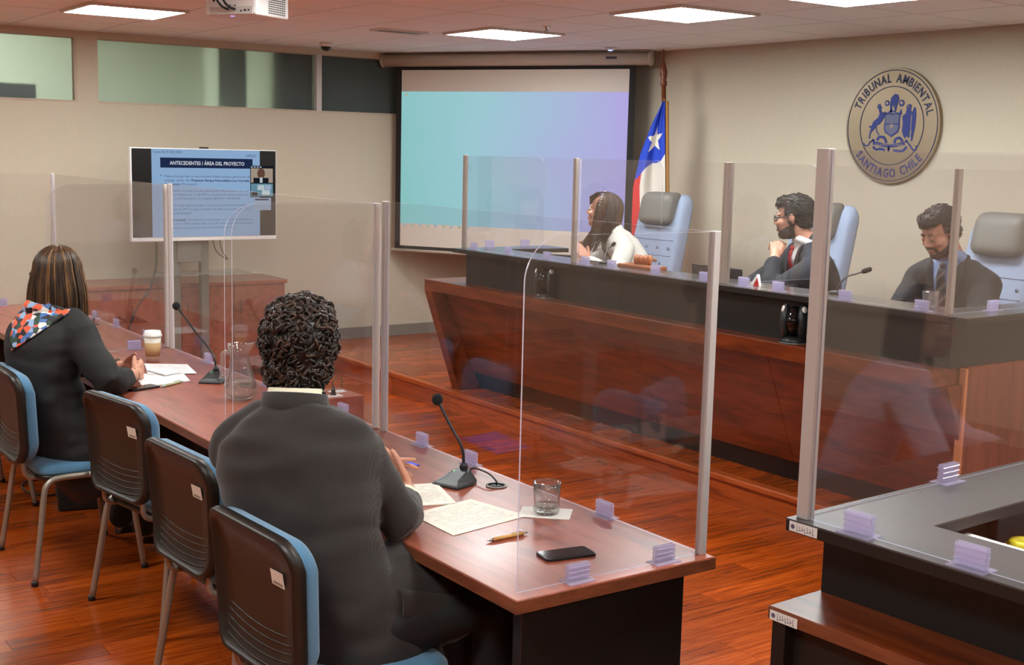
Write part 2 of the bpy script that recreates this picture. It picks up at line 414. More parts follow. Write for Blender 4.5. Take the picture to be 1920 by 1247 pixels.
MB().box((1.0, Y1+.15, .05), (1.78, Y1+.16, 2.15)).build('door', principled('cabinet_grey', lin(92, 84, 82), .6), t); MB().box((1.80, Y1+.15, .05), (2.56, Y1+.16, 2.15)).build('door', principled('cabinet_grey', lin(92, 84, 82), .6), t)
t = thing('corridor_pillar', 'pale pillar in the corridor, a blurred upright behind the wide frosted pane', 'pillar', (4.2, Y1+.4, 0))
MB().box((4.02, Y1+.2, .08), (4.26, Y1+.5, 3.0)).build('shaft', CW, t); MB().box((4.0, Y1+.18, 0), (4.28, Y1+.52, .08)).build('plinth', BB, t)
# ================================================================ hearing tables
TZ = .74; TXN, TXF = 1.665, 2.305
def table(name, label, ya, yb):
    t = thing(name, label, 'table', ((TXN+TXF)/2, (ya+yb)/2, 0), 0, 'hearing tables in a row')
    o = MB().box((TXN, ya, TZ-.035), (TXF, yb, TZ)).build('table_top', [TABLEW], t, False, .003)
    e = MB(); e.box((TXN-.0015, ya-.0015, TZ-.034), (TXF+.0015, ya, TZ-.003)); e.box((TXN-.0015, ya, TZ-.034), (TXN, yb, TZ-.003))
    e.box((TXF, ya, TZ-.034), (TXF+.0015, yb, TZ-.003)); e.box((TXN-.0015, yb, TZ-.034), (TXF+.0015, yb+.0015, TZ-.003))
    e.build('edge_band', EDGEW, t)
    for y in (ya+.05, yb-.09):
        MB().box((TXN+.05, y, .0), (TXF-.06, y+.035, TZ-.035)).build('side_panel', BLACKL, t, False, .003)
    MB().box((TXF-.16, ya+.085, .28), (TXF-.135, yb-.09, TZ-.035)).build('modesty_panel', BLACKL, t)
    return t
t1 = table('hearing_table', 'cherry veneer table in front of the curly haired man', 2.311, 4.072)
t2 = table('hearing_table', 'cherry veneer table with the glass jug and paper cup, in front of the woman', 4.092, 6.30)
t3 = table('hearing_table', 'farthest cherry veneer table, with no one seated at it', 6.32, 8.44)
for t, (gx, gy) in ((t1, (2.205, 3.187)), (t2, (2.21, 5.15)), (t3, (2.2, 7.3))):
    g = MB().lathe([(.026, .0005), (.034, .0005), (.034, .004), (.027, .004)], (gx, gy, TZ), 24, 0, None, False).build('grommet', GREYM, t, True)
    MB().lathe([(.0, .0), (.0275, .0006)], (gx, gy, TZ+.0006), 24, 0, None, False).build('cable_hole', BLACKG, t)

# ================================================================ clear screens
def pane(mb, p0, p1, z0, z1, th=.005, rnd0=0, rnd1=0):
    """upright sheet from p0 to p1 with optional rounded top corners"""
    p0, p1 = V(p0), V(p1); d = (p1-p0).normalized(); L = (p1-p0).length; nrm = V((-d.y, d.x, 0))*th
    pts = [(0, z0), (L, z0)]
    def arc(cx, cz, r, a0, a1): return [(cx+r*math.cos(math.radians(a0+(a1-a0)*i/10)), cz+r*math.sin(math.radians(a0+(a1-a0)*i/10))) for i in range(11)]
    pts += arc(L-rnd1, z1-rnd1, rnd1, 0, 90) if rnd1 else [(L, z1)]
    pts += arc(rnd0, z1-rnd0, rnd0, 90, 180) if rnd0 else [(0, z1)]
    mb.prism([V((p0.x+d.x*s, p0.y+d.y*s, z))-nrm/2 for s, z in pts], nrm, 0, 1)
clip_me = MB()
clip_me.box((-.040, -.024, 0), (.040, .024, .0025)); clip_me.box((-.033, -.0065, .0025), (.033, -.004, .046)); clip_me.box((-.033, .004, .0025), (.033, .0065, .046))
for z in (.014, .026, .038):
    clip_me.tube([(-.033, -.0075, z), (.033, -.0075, z)], .002, 5); clip_me.tube([(-.033, .0075, z), (.033, .0075, z)], .002, 5)
clip_me = clip_me.mesh('clip'); clip_me.materials.append(CLIPM)
def clip(t, x, y, z, ang=PI/2):
    o = bpy.data.objects.new('clip', clip_me); C.objects.link(o); o.parent = t; o.matrix_parent_inverse = base_matrix(t).inverted()
    o.location = (x, y, z+.0005); o.rotation_euler = (0, 0, ang)
def post(t, x, y, z0, z1, w=.024, mat=None, name='corner_post'):
    m = MB(); m.box((x-w/2, y-w/2, z0), (x+w/2, y+w/2, z1)); m.box((x-w/2-.002, y-.002, z0), (x+w/2+.002, y+.002, z1))
    return m.build(name, mat or ALU, t, False, .002)
PX = 2.287
def table_screen(label, ya, yb, zt, clips, posts):
    t = thing('acrylic_screen', label, 'screen', (PX, (ya+yb)/2, TZ), 0, 'clear screens on the hearing tables')
    z0 = TZ+.004
    m = MB(); pane(m, (PX, ya+.012, 0), (PX, yb-.012, 0), z0, zt); m.build('front_pane', [PANE, PEDGE], t)
    for y in (ya, yb):
        m = MB(); pane(m, (PX-.012, y, 0), (1.69, y, 0), z0, zt, .005, 0, .11); m.build('side_pane', [PANE, PEDGE], t)
        post(t, PX, y, TZ, zt+.002, .022, ALUW if posts else ALU)
    for (x, y, a) in clips: clip(t, x, y, TZ, a)
    return t
A0, A9 = 0, PI/2
table_screen('clear acrylic screen round the curly haired man, nearest to the viewer', 2.348, 4.052, 1.593, [(PX, 3.777, A9), (PX, 3.462, A9), (PX, 2.75, A9), (2.157, 2.348, A0), (1.874, 2.348, A0), (2.1, 4.052, A0)], 0)
table_screen('clear acrylic screen round the place of the woman in black', 4.118, 6.275, 1.583, [(PX, 4.38, A9), (2.17, 4.118, A0), (PX, 5.78, A9), (PX, 5.1, A9), (1.9, 6.275, A0)], 1)
table_screen('clear acrylic screen on the farthest empty hearing table', 6.335, 8.40, 1.578, [(PX, 7.57, A9), (PX, 7.17, A9), (PX, 6.67, A9), (2.11, 6.335, A0), (1.95, 8.40, A0)], 1)

# ================================================================ visitor chairs
def make_chair():
    t = thing('visitor_chair', 'x', 'chair', (0, 0, 0), 0, 'blue visitor chairs along the tables')
    # seat
    so = rrect(.225, .205, .07)
    m = MB().pad(so, [(1, .006), (.985, .022), (.93, .034), (.7, .042), (.3, .044)], [(1, .0), (.96, -.006), (.5, -.008)], lambda u, v, d: V((v+.01, u, .440+d-.02*max(0, (v-.08))*4)))
    m.build('seat', BLUEF, t, True, 0, 0, True)
    m = MB().pad(so, [(1.0, .002), (.5, .002)], [(1.005, -.01), (.95, -.024), (.7, -.03), (.3, -.03)], lambda u, v, d: V((v+.01, u, .432+d-.02*max(0, (v-.08))*4)))
    m.build('seat_shell', SHELLP, t, True, 0, 0, True)
    # backrest: plastic shell behind, cushion in front
    zc, hh = .672, .19
    def bo(w, h, r): return [((u*(1.0-.10*(.5-v/(2*h)))), v) for u, v in rrect(w, h, r, 7)]
    def bf(u, v, d):
        x = -.235-.06*v+.13*u*u-.025*(v/.19)**2
        return V((x+d, u, zc+v))
    m = MB().pad(bo(.235, hh, .075), [(1, .004), (.9, .006), (.4, .006)], [(1.0, -.012), (.985, -.024), (.955, -.030), (.92, -.026), (.90, -.017), (.6, -.016), (.25, -.016)], bf)
    sh = m.build('back_shell', SHELLP, t, True, 0, 0, True)
    m = MB().pad(bo(.228, hh-.006, .072), [(1, .014), (.985, .036), (.93, .048), (.7, .056), (.3, .058)], [(1, .0), (.5, .004)], bf)
    m.build('back_cushion', BLUEF, t, True, 0, 0, True)
    m = MB()
    for k in range(5):
        v = -.150+.022*k; hw = .185-.0-.006*(4-k)
        m.tube([bf(hw*s/8, v-.016*(1-(s/8)**2), -.0165) for s in range(-8, 9)], .0022, 5)
    m.build('ridges', SHELLP, sh, True, 0, 0, True)
    m = MB(); q = [bf(u, v, -.0185) for u, v in ((-.155, .055), (-.095, .055), (-.095, .095), (-.155, .095))]
    m.prism(q, (-.001, 0, 0)); lb = m.build('inventory_label', STICK, sh, False, 0, 0, True); 
    m = MB()
    for k in range(9):
        a = bf(-.147+.005*k, .059, -.0198); m.prism([a, a+V((0, .0026, 0)), a+V((-.0012, .0026, .016)), a+V((-.0012, 0, .016))], (-.0004, 0, 0))
    m.build('barcode', principled('barcode_ink', lin(90, 80, 74), .7), sh, False, 0, 0, True)
    # frame
    for s in (-1, 1):
        y = .235*s
        m = MB().tube(curve([(-.235, .275*s, .006), (-.205, .258*s, .2), (-.182, .243*s, .36), (-.165, .238*s, .405), (-.12, y, .424), (0, y, .426)], 5), .0125, 10)
        lg = m.build('leg', LEGM, t, True, 0, 0, True)
        MB().lathe([(.0, 0), (.0145, 0), (.0145, .016), (.013, .02)], (-.236, .2755*s, 0), 12).build('foot_cap', BLACKP, lg, True, 0, 0, True)
        m = MB().tube(curve([(.215, .27*s, .006), (.19, .255*s, .2), (.17, .243*s, .36), (.155, .238*s, .405), (.11, y, .424), (0, y, .426)], 5), .0125, 10)
        lg = m.build('leg', LEGM, t, True, 0, 0, True)
        MB().lathe([(.0, 0), (.0145, 0), (.0145, .016), (.013, .02)], (.216, .2705*s, 0), 12).build('foot_cap', BLACKP, lg, True, 0, 0, True)
        m = MB().tube(curve([(-.06, .15*s, .425), (-.16, .15*s, .415), (-.225, .15*s, .432), (-.236, .15*s, .49), (-.238, .15*s, .56)], 5), .0105, 8)
        m.build('back_bracket', LEGM, t, True, 0, 0, True)
    MB().tube([(-.13, -.235, .424), (-.13, .235, .424)], .010, 8).tube([(.1, -.235, .424), (.1, .235, .424)], .010, 8).build('cross_bar', LEGM, t, True, 0, 0, True)
    return t
ch = make_chair()
spots = [((1.515, 5.385, 0), 0, 'blue chair on which the woman in black sits'),
         ((1.36, 6.55, 0), .05, 'empty blue chair behind the woman, cut by the left edge of the photo'),
         ((1.70, 4.60, 0), .16, 'empty blue chair tucked in next to the woman'),
         ((1.62, 3.70, 0), .06, 'empty blue chair directly left of the seated man'),
         ((1.50, 2.86, 0), .05, 'blue chair on which the curly haired man sits')]
for i, (loc, rz, lb) in enumerate(spots):
    if i == 0: ch.location = loc; ch.rotation_euler.z = rz; ch['label'] = lb
    else: copy_tree(ch, loc, rz, lb)
for k in list(ch.children_recursive):
    if k.name.split('.')[0] in ('inventory_label', 'barcode'): bpy.data.objects.remove(k)

# ================================================================ judges' bench
BX, BL, BR, LZ, UZ = 4.44, 7.33, 3.25, .92, 1.15
bn = thing('judges_bench', 'long mahogany judges bench with black upper panel and grey ledge', 'bench', (5.0, (BL+BR)/2, STEPZ))
o = MB().box((BX, BR, LZ-.075), (5.1, BL, LZ)).build('lower_counter', BENCHW, bn, False, .003)
# leaning front: boards from the counter to the black kick board
fx0, fx1, zk = BX+.10, 4.78, .27
ys = [BR, 4.27, 5.29, 6.31, BL-.09]
for a, b in zip(ys, ys[1:]):
    MB().prism([(fx0, a+.0015, LZ-.075), (fx1, a+.0015, zk), (fx1+.03, a+.0015, zk), (fx0+.03, a+.0015, LZ-.075)], (0, b-a-.003, 0)).build('front_board', BENCHW, bn)
MB().prism([(fx1+.02, BR, zk), (fx1+.07, BR, STEPZ), (fx1+.1, BR, STEPZ), (fx1+.06, BR, zk)], (0, BL-.09-BR, 0)).build('kick_board', BLACKL, bn)
MB().box((4.86, 4.35, STEPZ), (4.875, 6.2, STEPZ+.012)).build('kick_strip', ALU, bn)
# left end frame
m = MB().prism([(BX, BL-.09, LZ-.075), (4.675, BL-.09, STEPZ), (5.1, BL-.09, STEPZ), (5.1, BL-.09, LZ-.075)], (0, .09, 0)); m.build('end_panel', BENCHW, bn, False, .003)
m = MB().box((4.66, BR-.03, STEPZ), (6.0, BR, LZ)); m.build('end_panel', BENCHV, bn, False, .002)
MB().prism([(fx0, BR-.02, LZ-.075), (4.66, BR-.02, LZ-.075), (4.66, BR-.02, .555)], (0, .02, 0)).build('end_gusset', BENCHW, bn)
MB().box((4.64, BR-.032, STEPZ), (4.66, BR, LZ-.004)).build('end_edge', principled('light_edge_band', lin(196, 122, 76), .45), bn, False, .002)
# black upper panel and ledge, with its two returns
m = MB().box((4.555, 3.24, LZ), (4.59, 6.99, UZ-.03)); m.build('upper_panel', BLACKL, bn)
m = MB().box((4.59, 6.955, LZ), (5.22, 6.99, UZ-.03)); m.build('upper_panel', BLACKL, bn)
m = MB().box((4.59, 3.24, LZ), (6.0, 3.275, UZ-.03)); m.build('upper_panel', BLACKL, bn)
def ledge(poly, name='ledge'):
    MB().prism([V((x, y, UZ-.028)) for x, y in poly], (0, 0, .024)).build('ledge_edge', BLACKL, bn)
    MB().prism([V((x, y, UZ-.004)) for x, y in poly], (0, 0, .004)).build(name, GREYLB, bn)
ledge([(4.50, 3.14), (6.05, 3.18), (6.05, 3.40), (4.78, 3.40), (4.78, 6.86), (5.25, 6.79), (5.25, 7.05), (4.48, 7.05)])
for y in (3.9, 4.6, 5.83): MB().box((4.59, y, LZ), (5.1, y+.03, UZ-.03)).build('divider_rib', BLACKL, bn)
MB().box((5.1, BR, LZ-.03), (5.32, 6.955, LZ)).build('worktop', GREYLB, bn)
MB().box((5.0, BR, STEPZ), (5.03, BL-.09, LZ-.075)).build('rear_panel', BLACKL, bn)
# screens on the bench
SX, SZ = 4.555, 1.757
def bench_screen(label, ya, yb, side, clips, ends):
    t = thing('bench_screen', label, 'screen', (SX, (ya+yb)/2, UZ), 0, 'clear screens on the judges bench')
    m = MB(); pane(m, (SX, ya+.01, 0), (SX, yb-.01, 0), UZ+.002, SZ); m.build('front_pane', [PANE, PEDGE], t)
    for y, xe in side:
        m = MB(); pane(m, (SX+.012, y, 0), (xe, y, 0), UZ+.002, SZ, .005, 0, .06); m.build('side_pane', [PANE, PEDGE], t)
    for y in ends: post(t, SX, y, UZ, SZ+.002, .026, principled('post_grey', lin(176, 164, 154), .4, .3))
    for (x, y, a) in clips: clip(t, x, y, UZ, a)
bench_screen('clear screen in front of the projection screen at the far end of the bench', 5.84, 7.02, [(7.02, 5.2)], [(SX, 6.9, A9), (SX, 6.51, A9), (SX, 6.1, A9), (4.76, 7.02, A0), (5.05, 7.02, A0)], [7.02, 5.84])
bench_screen('clear screen with the gavel behind it, middle of the bench', 4.61, 5.81, [(5.81, 5.2)], [(SX, 5.73, A9), (SX, 5.49, A9), (SX, 5.12, A9), (SX, 4.74, A9)], [4.61])
bench_screen('clear screen before the two bearded judges, near end of the bench', 3.262, 4.585, [(4.585, 5.2), (3.262, 5.6)], [(SX, 4.46, A9), (SX, 4.23, A9), (SX, 3.82, A9), (SX, 3.4, A9), (4.86, 3.262, A0)], [4.585, 3.262])

# ================================================================ judges' chairs
HEADR = principled('grey_leather', lin(112, 108, 102), .5); TUFT = speckle('pale_blue_upholstery', lin(150, 164, 190), .04, 60, .7, .1)
def make_judge_chair():
    t = thing('judge_chair', 'x', 'chair', (0, 0, STEPZ), 0, 'tall pale blue judges chairs')
    zc, hh = .93, .43
    bo = [(u*(1-.10*max(0, v/hh)), v) for u, v in rrect(.255, hh, .09, 7)]
    def bf(u, v, d): return V((-.26-.10*(v/hh)+.12*u*u+d, u, zc+v))
    MB().pad(bo, [(1, .02), (.985, .05), (.93, .07), (.7, .082), (.3, .085)], [(1, -.01), (.97, -.03), (.6, -.04)], bf).build('backrest', TUFT, t, True, 0, 0, True)
    m = MB()
    for r, zz in enumerate((-.28, -.17, -.06, .05)):
        for k in range(4 if r % 2 else 3):
            y = (k-(1.5 if r % 2 else 1))*.115; m.ell(bf(y, zz, .086), (.006, .012, .012), 8, 5)
    m.build('buttons', principled('button_blue', lin(112, 124, 152), .6), t, True, 0, 0, True)
    m = MB()
    for zz in (-.225, -.115, -.005, .105):
        m.tube([bf(u*.2/6, zz, .0845-.008*abs(u/6)**3) for u in range(-6, 7)], .004, 6)
    m.build('seams', principled('button_blue', lin(112, 124, 152), .6), t, True, 0, 0, True)
    MB().pad(rrect(.165, .115, .05), [(1, .06), (.97, .10), (.88, .125), (.6, .135), (.3, .137)], [(1, .03), (.6, .02)], lambda u, v, d: bf(u, v+.33, d+.02)).build('headrest', HEADR, t, True, 0, 0, True)
    MB().pad(rrect(.26, .25, .08), [(1, .03), (.98, .06), (.9, .08), (.6, .088)], [(1, 0), (.9, -.02), (.5, -.02)], lambda u, v, d: V((v+.02, u, .41+d))).build('seat', TUFT, t, True, 0, 0, True)
    for s in (-1, 1):
        m = MB().tube(curve([(-.2, .29*s, .42), (-.19, .30*s, .60), (-.1, .30*s, .66), (.14, .30*s, .655)], 5), .018, 8); m.build('armrest', BLACKP, t, True, 0, 0, True)
    MB().cyl((0, 0, .08), (0, 0, .40), .03).build('column', BLACKP, t, True, 0, 0, True)
    m = MB()
    for k in range(5):
        a = 2*PI*k/5; m.tube([(0, 0, .09), (.3*math.cos(a), .3*math.sin(a), .055)], [.025, .016], 8); m.ell((.3*math.cos(a), .3*math.sin(a), .028), .027, 8, 6)
    m.build('star_base', BLACKP, t, True, 0, 0, True)
    return t
jc = make_judge_chair()
for i, (loc, rz, lb) in enumerate([((5.92, 6.91, STEPZ), PI+.02, 'tall pale blue chair in front of the flag'), ((5.80, 5.33, STEPZ), PI-.05, 'tall pale blue chair of the judge with the red tie'), ((5.80, 4.06, STEPZ), PI-.1, 'tall pale blue chair at the right edge of the photo, behind the judge looking down')]):
    if i == 0: jc.location = loc; jc.rotation_euler.z = rz; jc['label'] = lb
    else: copy_tree(jc, loc, rz, lb)

# ================================================================ clerk's desk, turned a little
cd = thing('clerk_desk', 'corner desk at lower right with grey ledge, black panels and mahogany shelf', 'desk', (2.186, 1.966, 0), math.radians(3.0))
def CB(lo, hi): return MB().box(lo, hi)
# local frame: x to the right along the far edge, y negative towards the viewer
lw = .235
def lp(poly, z0, z1): return MB().prism([V((x, y, z0)) for x, y in poly], (0, 0, z1-z0))
Lp = [(0, 0), (2.4, 0), (2.4, -lw), (lw, -lw), (lw, -1.5), (0, -1.5)]
lp(Lp, .922, .948).build('ledge_edge', BLACKL, cd, False, 0, 0, True)
lp(Lp, .948, .952).build('ledge', GREYL, cd, False, 0, 0, True)
CB((.13, -1.5, .75), (.16, -.012, .922)).build('upper_panel', BLACKL, cd, False, 0, 0, True)
CB((.16, -.045, .75), (2.4, -.012, .922)).build('upper_panel', BLACKL, cd, False, 0, 0, True)
CB((-.05, -1.5, .718), (.5, -.004, .75)).build('shelf', BENCHW, cd, False, .002, 0, True)
CB((-.052, -1.5, .72), (-.05, -.004, .748)).build('shelf_edge', EDGEW, cd, False, 0, 0, True)
CB((.5, -.5, .718), (2.4, -.004, .75)).build('worktop', GREYLB, cd, False, .002, 0, True)
CB((-.045, -.05, 0), (.5, -.012, .718)).build('side_panel', BLACKL, cd, False, .002, 0, True)
CB((-.01, -1.5, 0), (.02, -.05, .718)).build('front_panel', BLACKL, cd, False, 0, 0, True)
CB((.5, -.04, 0), (2.4, -.012, .718)).build('front_panel', BLACKL, cd, False, 0, 0, True)
for zz, x in ((.924, -.001), (.7195, -.0535)):
    s = CB((x-.0012, -.092, zz+.001), (x, -.012, zz+.024)).build('inventory_sticker', WHITEP, cd, False, 0, 0, True)
    m = MB()
    m.lathe([(0, 0), (.006, 0)], (x-.0014, -.022, zz+.0125), 10, 0, Matrix.Rotation(PI/2, 4, 'Y'), False)
    for k in range(7):
        y = -.034-.0075*k; m.box((x-.0018, y-.0045, zz+.0045+.0025*(k % 3)), (x-.0013, y, zz+.0062+.0025*(k % 3))); m.box((x-.0018, y-.001, zz+.006), (x-.0013, y, zz+.02-.003*(k % 2)))
    m.build('print', INK, s)
cs = thing('clerk_screen', 'tall clear screen standing on the clerk desk at the right', 'screen', (2.186, 1.966, .952), math.radians(3.0))
m = MB(); pane(m, (.05, -.022, 0), (2.35, -.022, 0), .002, .852); m.build('far_pane', [PANE, PEDGE], cs, False, 0, 0, True)
m = MB(); pane(m, (.032, -.045, 0), (.032, -1.35, 0), .002, .852); m.build('near_pane', [PANE, PEDGE], cs, False, 0, 0, True)
m = MB().box((.02, -.045, 0), (.046, -.012, .855)); m.build('corner_post', ALU, cs, False, .002, 0, True)
for x, y, a in ((.62, -.022, 0), (.032, -.18, PI/2), (.032, -.46, PI/2), (1.3, -.022, 0)):
    o = bpy.data.objects.new('clip', clip_me); C.objects.link(o); o.parent = cs; o.location = (x, y, .0006); o.rotation_euler = (0, 0, a); o.scale = (1.1, 1.1, 1.1)
# ================================================================ projection screen across the corner
sa = V((5.433, 9.672, 0)); sb = V((6.640, 7.628, 0)); sd = (sb-sa).normalized(); SL = (sb-sa).length; sn = V((sd.y, -sd.x, 0))   # sn points to the viewer
def sp(s, z, d=0): return V((sa.x+sd.x*s-sn.x*-d, sa.y+sd.y*s+sn.y*d, z))
if sn.dot(V((-1, -1, 0))) < 0: sn = -sn
def sp(s, z, d=0): return sa+sd*s+sn*d+V((0, 0, z))
ps = thing('projection_screen', 'pull-down projection screen with black border across the corner, showing a pale blue desktop', 'screen', (6.0, 8.65, .9))
m = MB().tube([sp(.0, 2.535, -.0), sp(SL, 2.535, 0)], .052, 14); hs = m.build('housing', principled('cream_housing', lin(206, 194, 180), .5), ps, True)
for q in (-.02, SL): MB().cyl(sp(q, 2.535), sp(q+.02, 2.535), .058, None, 14).build('end_cap', MATS['cream_housing'], ps, True)
MB().prism([sp(2.03, 2.53, .0525), sp(2.12, 2.53, .0525), sp(2.12, 2.548, .0525), sp(2.03, 2.548, .0525)], sn*.002).build('brand_plate', principled('plate_navy', lin(30, 30, 60), .4), hs)
s0, s1, z0, z1 = .115, 2.265, .935, 2.51
MB().prism([sp(s0, z0, -.004), sp(s1, z0, -.004), sp(s1, z1, -.004), sp(s0, z1, -.004)], sn*.003).build('black_border', principled('screen_black', lin(28, 24, 24), .8), ps)
i0, i1, iz0, iz1 = .168, 2.212, .965, 2.455
MB().prism([sp(i0, iz0, -.001), sp(i1, iz0, -.001), sp(i1, iz1, -.001), sp(i0, iz1, -.001)], sn*.0015).build('white_fabric', principled('screen_white', lin(226, 216, 204), .8), ps)
g0, g1 = 1.158, 2.277
PRJ = bpy.data.materials.new('projected_desktop'); PRJ.use_nodes = True; n, l = PRJ.node_tree.nodes, PRJ.node_tree.links; n.clear()
tc = n.new('ShaderNodeTexCoord'); sx = n.new('ShaderNodeSeparateXYZ'); l.new(tc.outputs['UV'], sx.inputs[0])
nz = n.new('ShaderNodeTexNoise'); nz.inputs['Scale'].default_value = 1.6; nz.inputs['Detail'].default_value = 1; l.new(tc.outputs['UV'], nz.inputs['Vector'])
ad = n.new('ShaderNodeMath'); ad.operation = 'MULTIPLY_ADD'; ad.inputs[1].default_value = .35; l.new(nz.outputs['Fac'], ad.inputs[0])
sb_ = n.new('ShaderNodeMath'); sb_.operation = 'SUBTRACT'; sb_.inputs[1].default_value = .175; l.new(sx.outputs[0], sb_.inputs[0]); l.new(sb_.outputs[0], ad.inputs[2])
r = ramp(n, [(0, lin(142, 200, 200)), (.35, lin(160, 206, 216)), (.7, lin(176, 190, 226)), (1, lin(184, 172, 232))]); l.new(ad.outputs[0], r.inputs[0])
e = n.new('ShaderNodeEmission'); e.inputs[1].default_value = .93; o_ = n.new('ShaderNodeOutputMaterial'); l.new(r.outputs[0], e.inputs[0]); l.new(e.outputs[0], o_.inputs[0])
me = bpy.data.meshes.new('projected_picture'); me.from_pydata([sp(i0, g0, .001), sp(i1, g0, .001), sp(i1, g1, .001), sp(i0, g1, .001)], [], [(0, 1, 2, 3)])
uv = me.uv_layers.new(); 
for k, q in enumerate(((0, 0), (1, 0), (1, 1), (0, 1))): uv.data[k].uv = q
obj('projected_picture', me, PRJ, ps)
m = MB()
for k in range(9): 
    s = .20+.075*k; m.prism([sp(s, 1.135, .001), sp(s+.028, 1.135, .001), sp(s+.028, 1.155, .001), sp(s, 1.155, .001)], sn*.0005, k % 2)
m.prism([sp(.20, 2.24, .0015), sp(.225, 2.24, .0015), sp(.225, 2.265, .0015), sp(.20, 2.265, .0015)], sn*.0005, 1)
m.build('desktop_icons', [emit('icon_a', lin(190, 200, 214), .7), emit('icon_b', lin(200, 206, 180), .7)], ps)
MB().tube([sp(s0-.03, .925), sp(s1+.03, .925)], .013, 8).build('bottom_bar', principled('cream_housing', lin(206, 194, 180), .5), ps, True)

# ================================================================ television on its stand
TVY = 9.0
tv = thing('television', 'white framed flat television showing a slide of Spanish text', 'television', (3.55, TVY, 0))
x0, x1, z0, z1 = 2.995, 4.12, 1.08, 1.757
MB().box((x0, TVY, z0), (x1, TVY+.05, z1)).build('case', WHITEP, tv, False, .006)
sx0, sx1, sz0, sz1 = 3.003, 4.112, 1.112, 1.75
MB().box((sx0, TVY-.002, sz0), (sx1, TVY, sz1)).build('screen_glass', principled('tv_black', lin(8, 8, 10), .25), tv)
SW, SH = sx1-sx0, sz1-sz0
# picture px of the zoomed photograph -> place on the set
def tp(px, py, d=.0025): return V((sx0+(px-75)/1208*SW, TVY-d, sz1-(py-84)/(822-84)*SH))
def rect(mb, a, b, c, d_, d, mi=0): mb.prism([tp(a, d_, d), tp(c, d_, d), tp(c, b, d), tp(a, b, d)], (0, -.0003, 0), mi)
sl = MB(); rect(sl, 232, 84, 1142, 822, .0022); sl = sl.build('slide', emit('slide_blue', lin(150, 184, 222), .8), tv)
m = MB(); rect(m, 302, 156, 1078, 240, .003); bar_ = m.build('title_bar', emit('title_navy', lin(40, 54, 92), .6), tv)
TX = frame((0, 0, 0), (1, 0, 0), (0, 0, 1))
def line(mb, s, xa, xb, yb, size, bold=0, d=.0036):
    mt = frame(tp(xa, yb, d), (1, 0, 0), (0, 0, 1)); put_text(mb, s, size, mt, bold, tp(xb, 0).x-tp(xa, 0).x)
m = MB(); line(m, 'ANTECEDENTES / ÁREA DEL PROYECTO', 378, 1006, 214, .037, .0006); m.build('title_text', emit('title_white', lin(226, 232, 240), .8), tv)
m = MB()
line(m, 'Palenca Energy SpA es una sociedad chilena del giro generación de', 334, 1054, 318, .021)
line(m, 'energía, titular del', 334, 540, 352, .021); line(m, '("Proyecto").', 472, 606, 385, .021)
line(m, '•  El Proyecto consiste en una planta solar fotovoltaica con una', 304, 1044, 440, .021)
line(m, 'potencia instalada de 11,56 MW y una línea de media tensión de', 334, 1040, 472, .021)
line(m, '("LMT") y 0,4 km aprox. de longitud (RCA N° 691/2019).', 334, 968, 505, .021)
line(m, '•  La planta solar está ubicada en la comuna de Padre Hurtado y', 304, 1050, 563, .021)
line(m, 'parte que la LMT se ubica en Padre Hurtado y una parte por otra', 334, 1050, 596, .021)
line(m, 'comuna de Peñaflor.', 334, 560, 630, .021)
line(m, 'El Proyecto se encuentra en una fase avanzada, la', 520, 1078, 686, .021)
line(m, 'construcción (75%) planta solar y la LMT está terminada e iniciando', 334, 1078, 718, .021)
line(m, 'en ejecución y en proceso de construcción en sitio.', 334, 925, 752, .021)
line(m, 'Causa Rol R-303-2022', 244, 480, 118, .024); line(m, 'LARRGIC', 1018, 1112, 140, .028); line(m, '•', 302, 314, 316, .03)
m.build('slide_text', emit('slide_ink', lin(74, 84, 122), .7), tv)
m = MB(); line(m, 'Proyecto Parque Fotovoltaico Los Corrales', 556, 1050, 352, .021, .0006); line(m, 'del Verano', 334, 464, 385, .021, .0006); line(m, '•  Estado actual:', 304, 508, 686, .021, .0006)
m.build('slide_bold_text', emit('slide_dark', lin(40, 48, 84), .6), tv)
m = MB(); rect(m, 1056, 212, 1262, 486, .0042, 0); rect(m, 1062, 236, 1256, 360, .0046, 1); rect(m, 1062, 368, 1256, 478, .0046, 2)
rect(m, 1084, 318, 1218, 360, .005, 0); rect(m, 1120, 380, 1180, 424, .005, 4)
m.prism([tp(1152+34*math.cos(a), 280+46*math.sin(a), .0052) for a in [2*PI*k/16 for k in range(16)]], (0, -.0003, 0), 3)
rect(m, 1140, 314, 1164, 360, .0054, 4); rect(m, 1160, 424, 1230, 470, .005, 4); rect(m, 1070, 440, 1120, 472, .005, 0); rect(m, 1185, 380, 1240, 420, .005, 5)
rect(m, 1092, 492, 1240, 600, .0042, 5); rect(m, 1098, 500, 1220, 514, .0046, 6)
for k in range(4): rect(m, 1062+26*k, 218, 1078+26*k, 230, .0046, 5)
m.build('video_call_tiles', [emit('call_dark', lin(34, 36, 44), .6), emit('call_wall', lin(196, 178, 160), .6), emit('call_room', lin(120, 170, 190), .6), emit('call_face', lin(120, 84, 70), .6), emit('call_light', lin(206, 220, 226), .7), emit('call_pale', lin(176, 196, 222), .7), emit('call_navy', lin(60, 66, 96), .6)], tv)
MB().box((3.52, TVY+.005, z1), (3.58, TVY+.035, z1+.012)).build('sensor_bar', BLACKP, tv)
TVP = principled('stand_grey', lin(108, 102, 94), .5, .2)
for xa in (3.315, 3.535): MB().box((xa, TVY+.055, .03), (xa+.06, TVY+.115, z1-.1)).build('stand_post', TVP, tv, False, .004)
for xa in (3.25, 3.6): MB().box((xa-.05, TVY-.28, .0), (xa+.05, TVY+.13, .03)).build('stand_foot', BLACKP, tv, False, .004)
MB().box((3.345, TVY+.03, .92), (3.53, TVY+.06, 1.09)).build('rear_box', TVP, tv, False, .004)
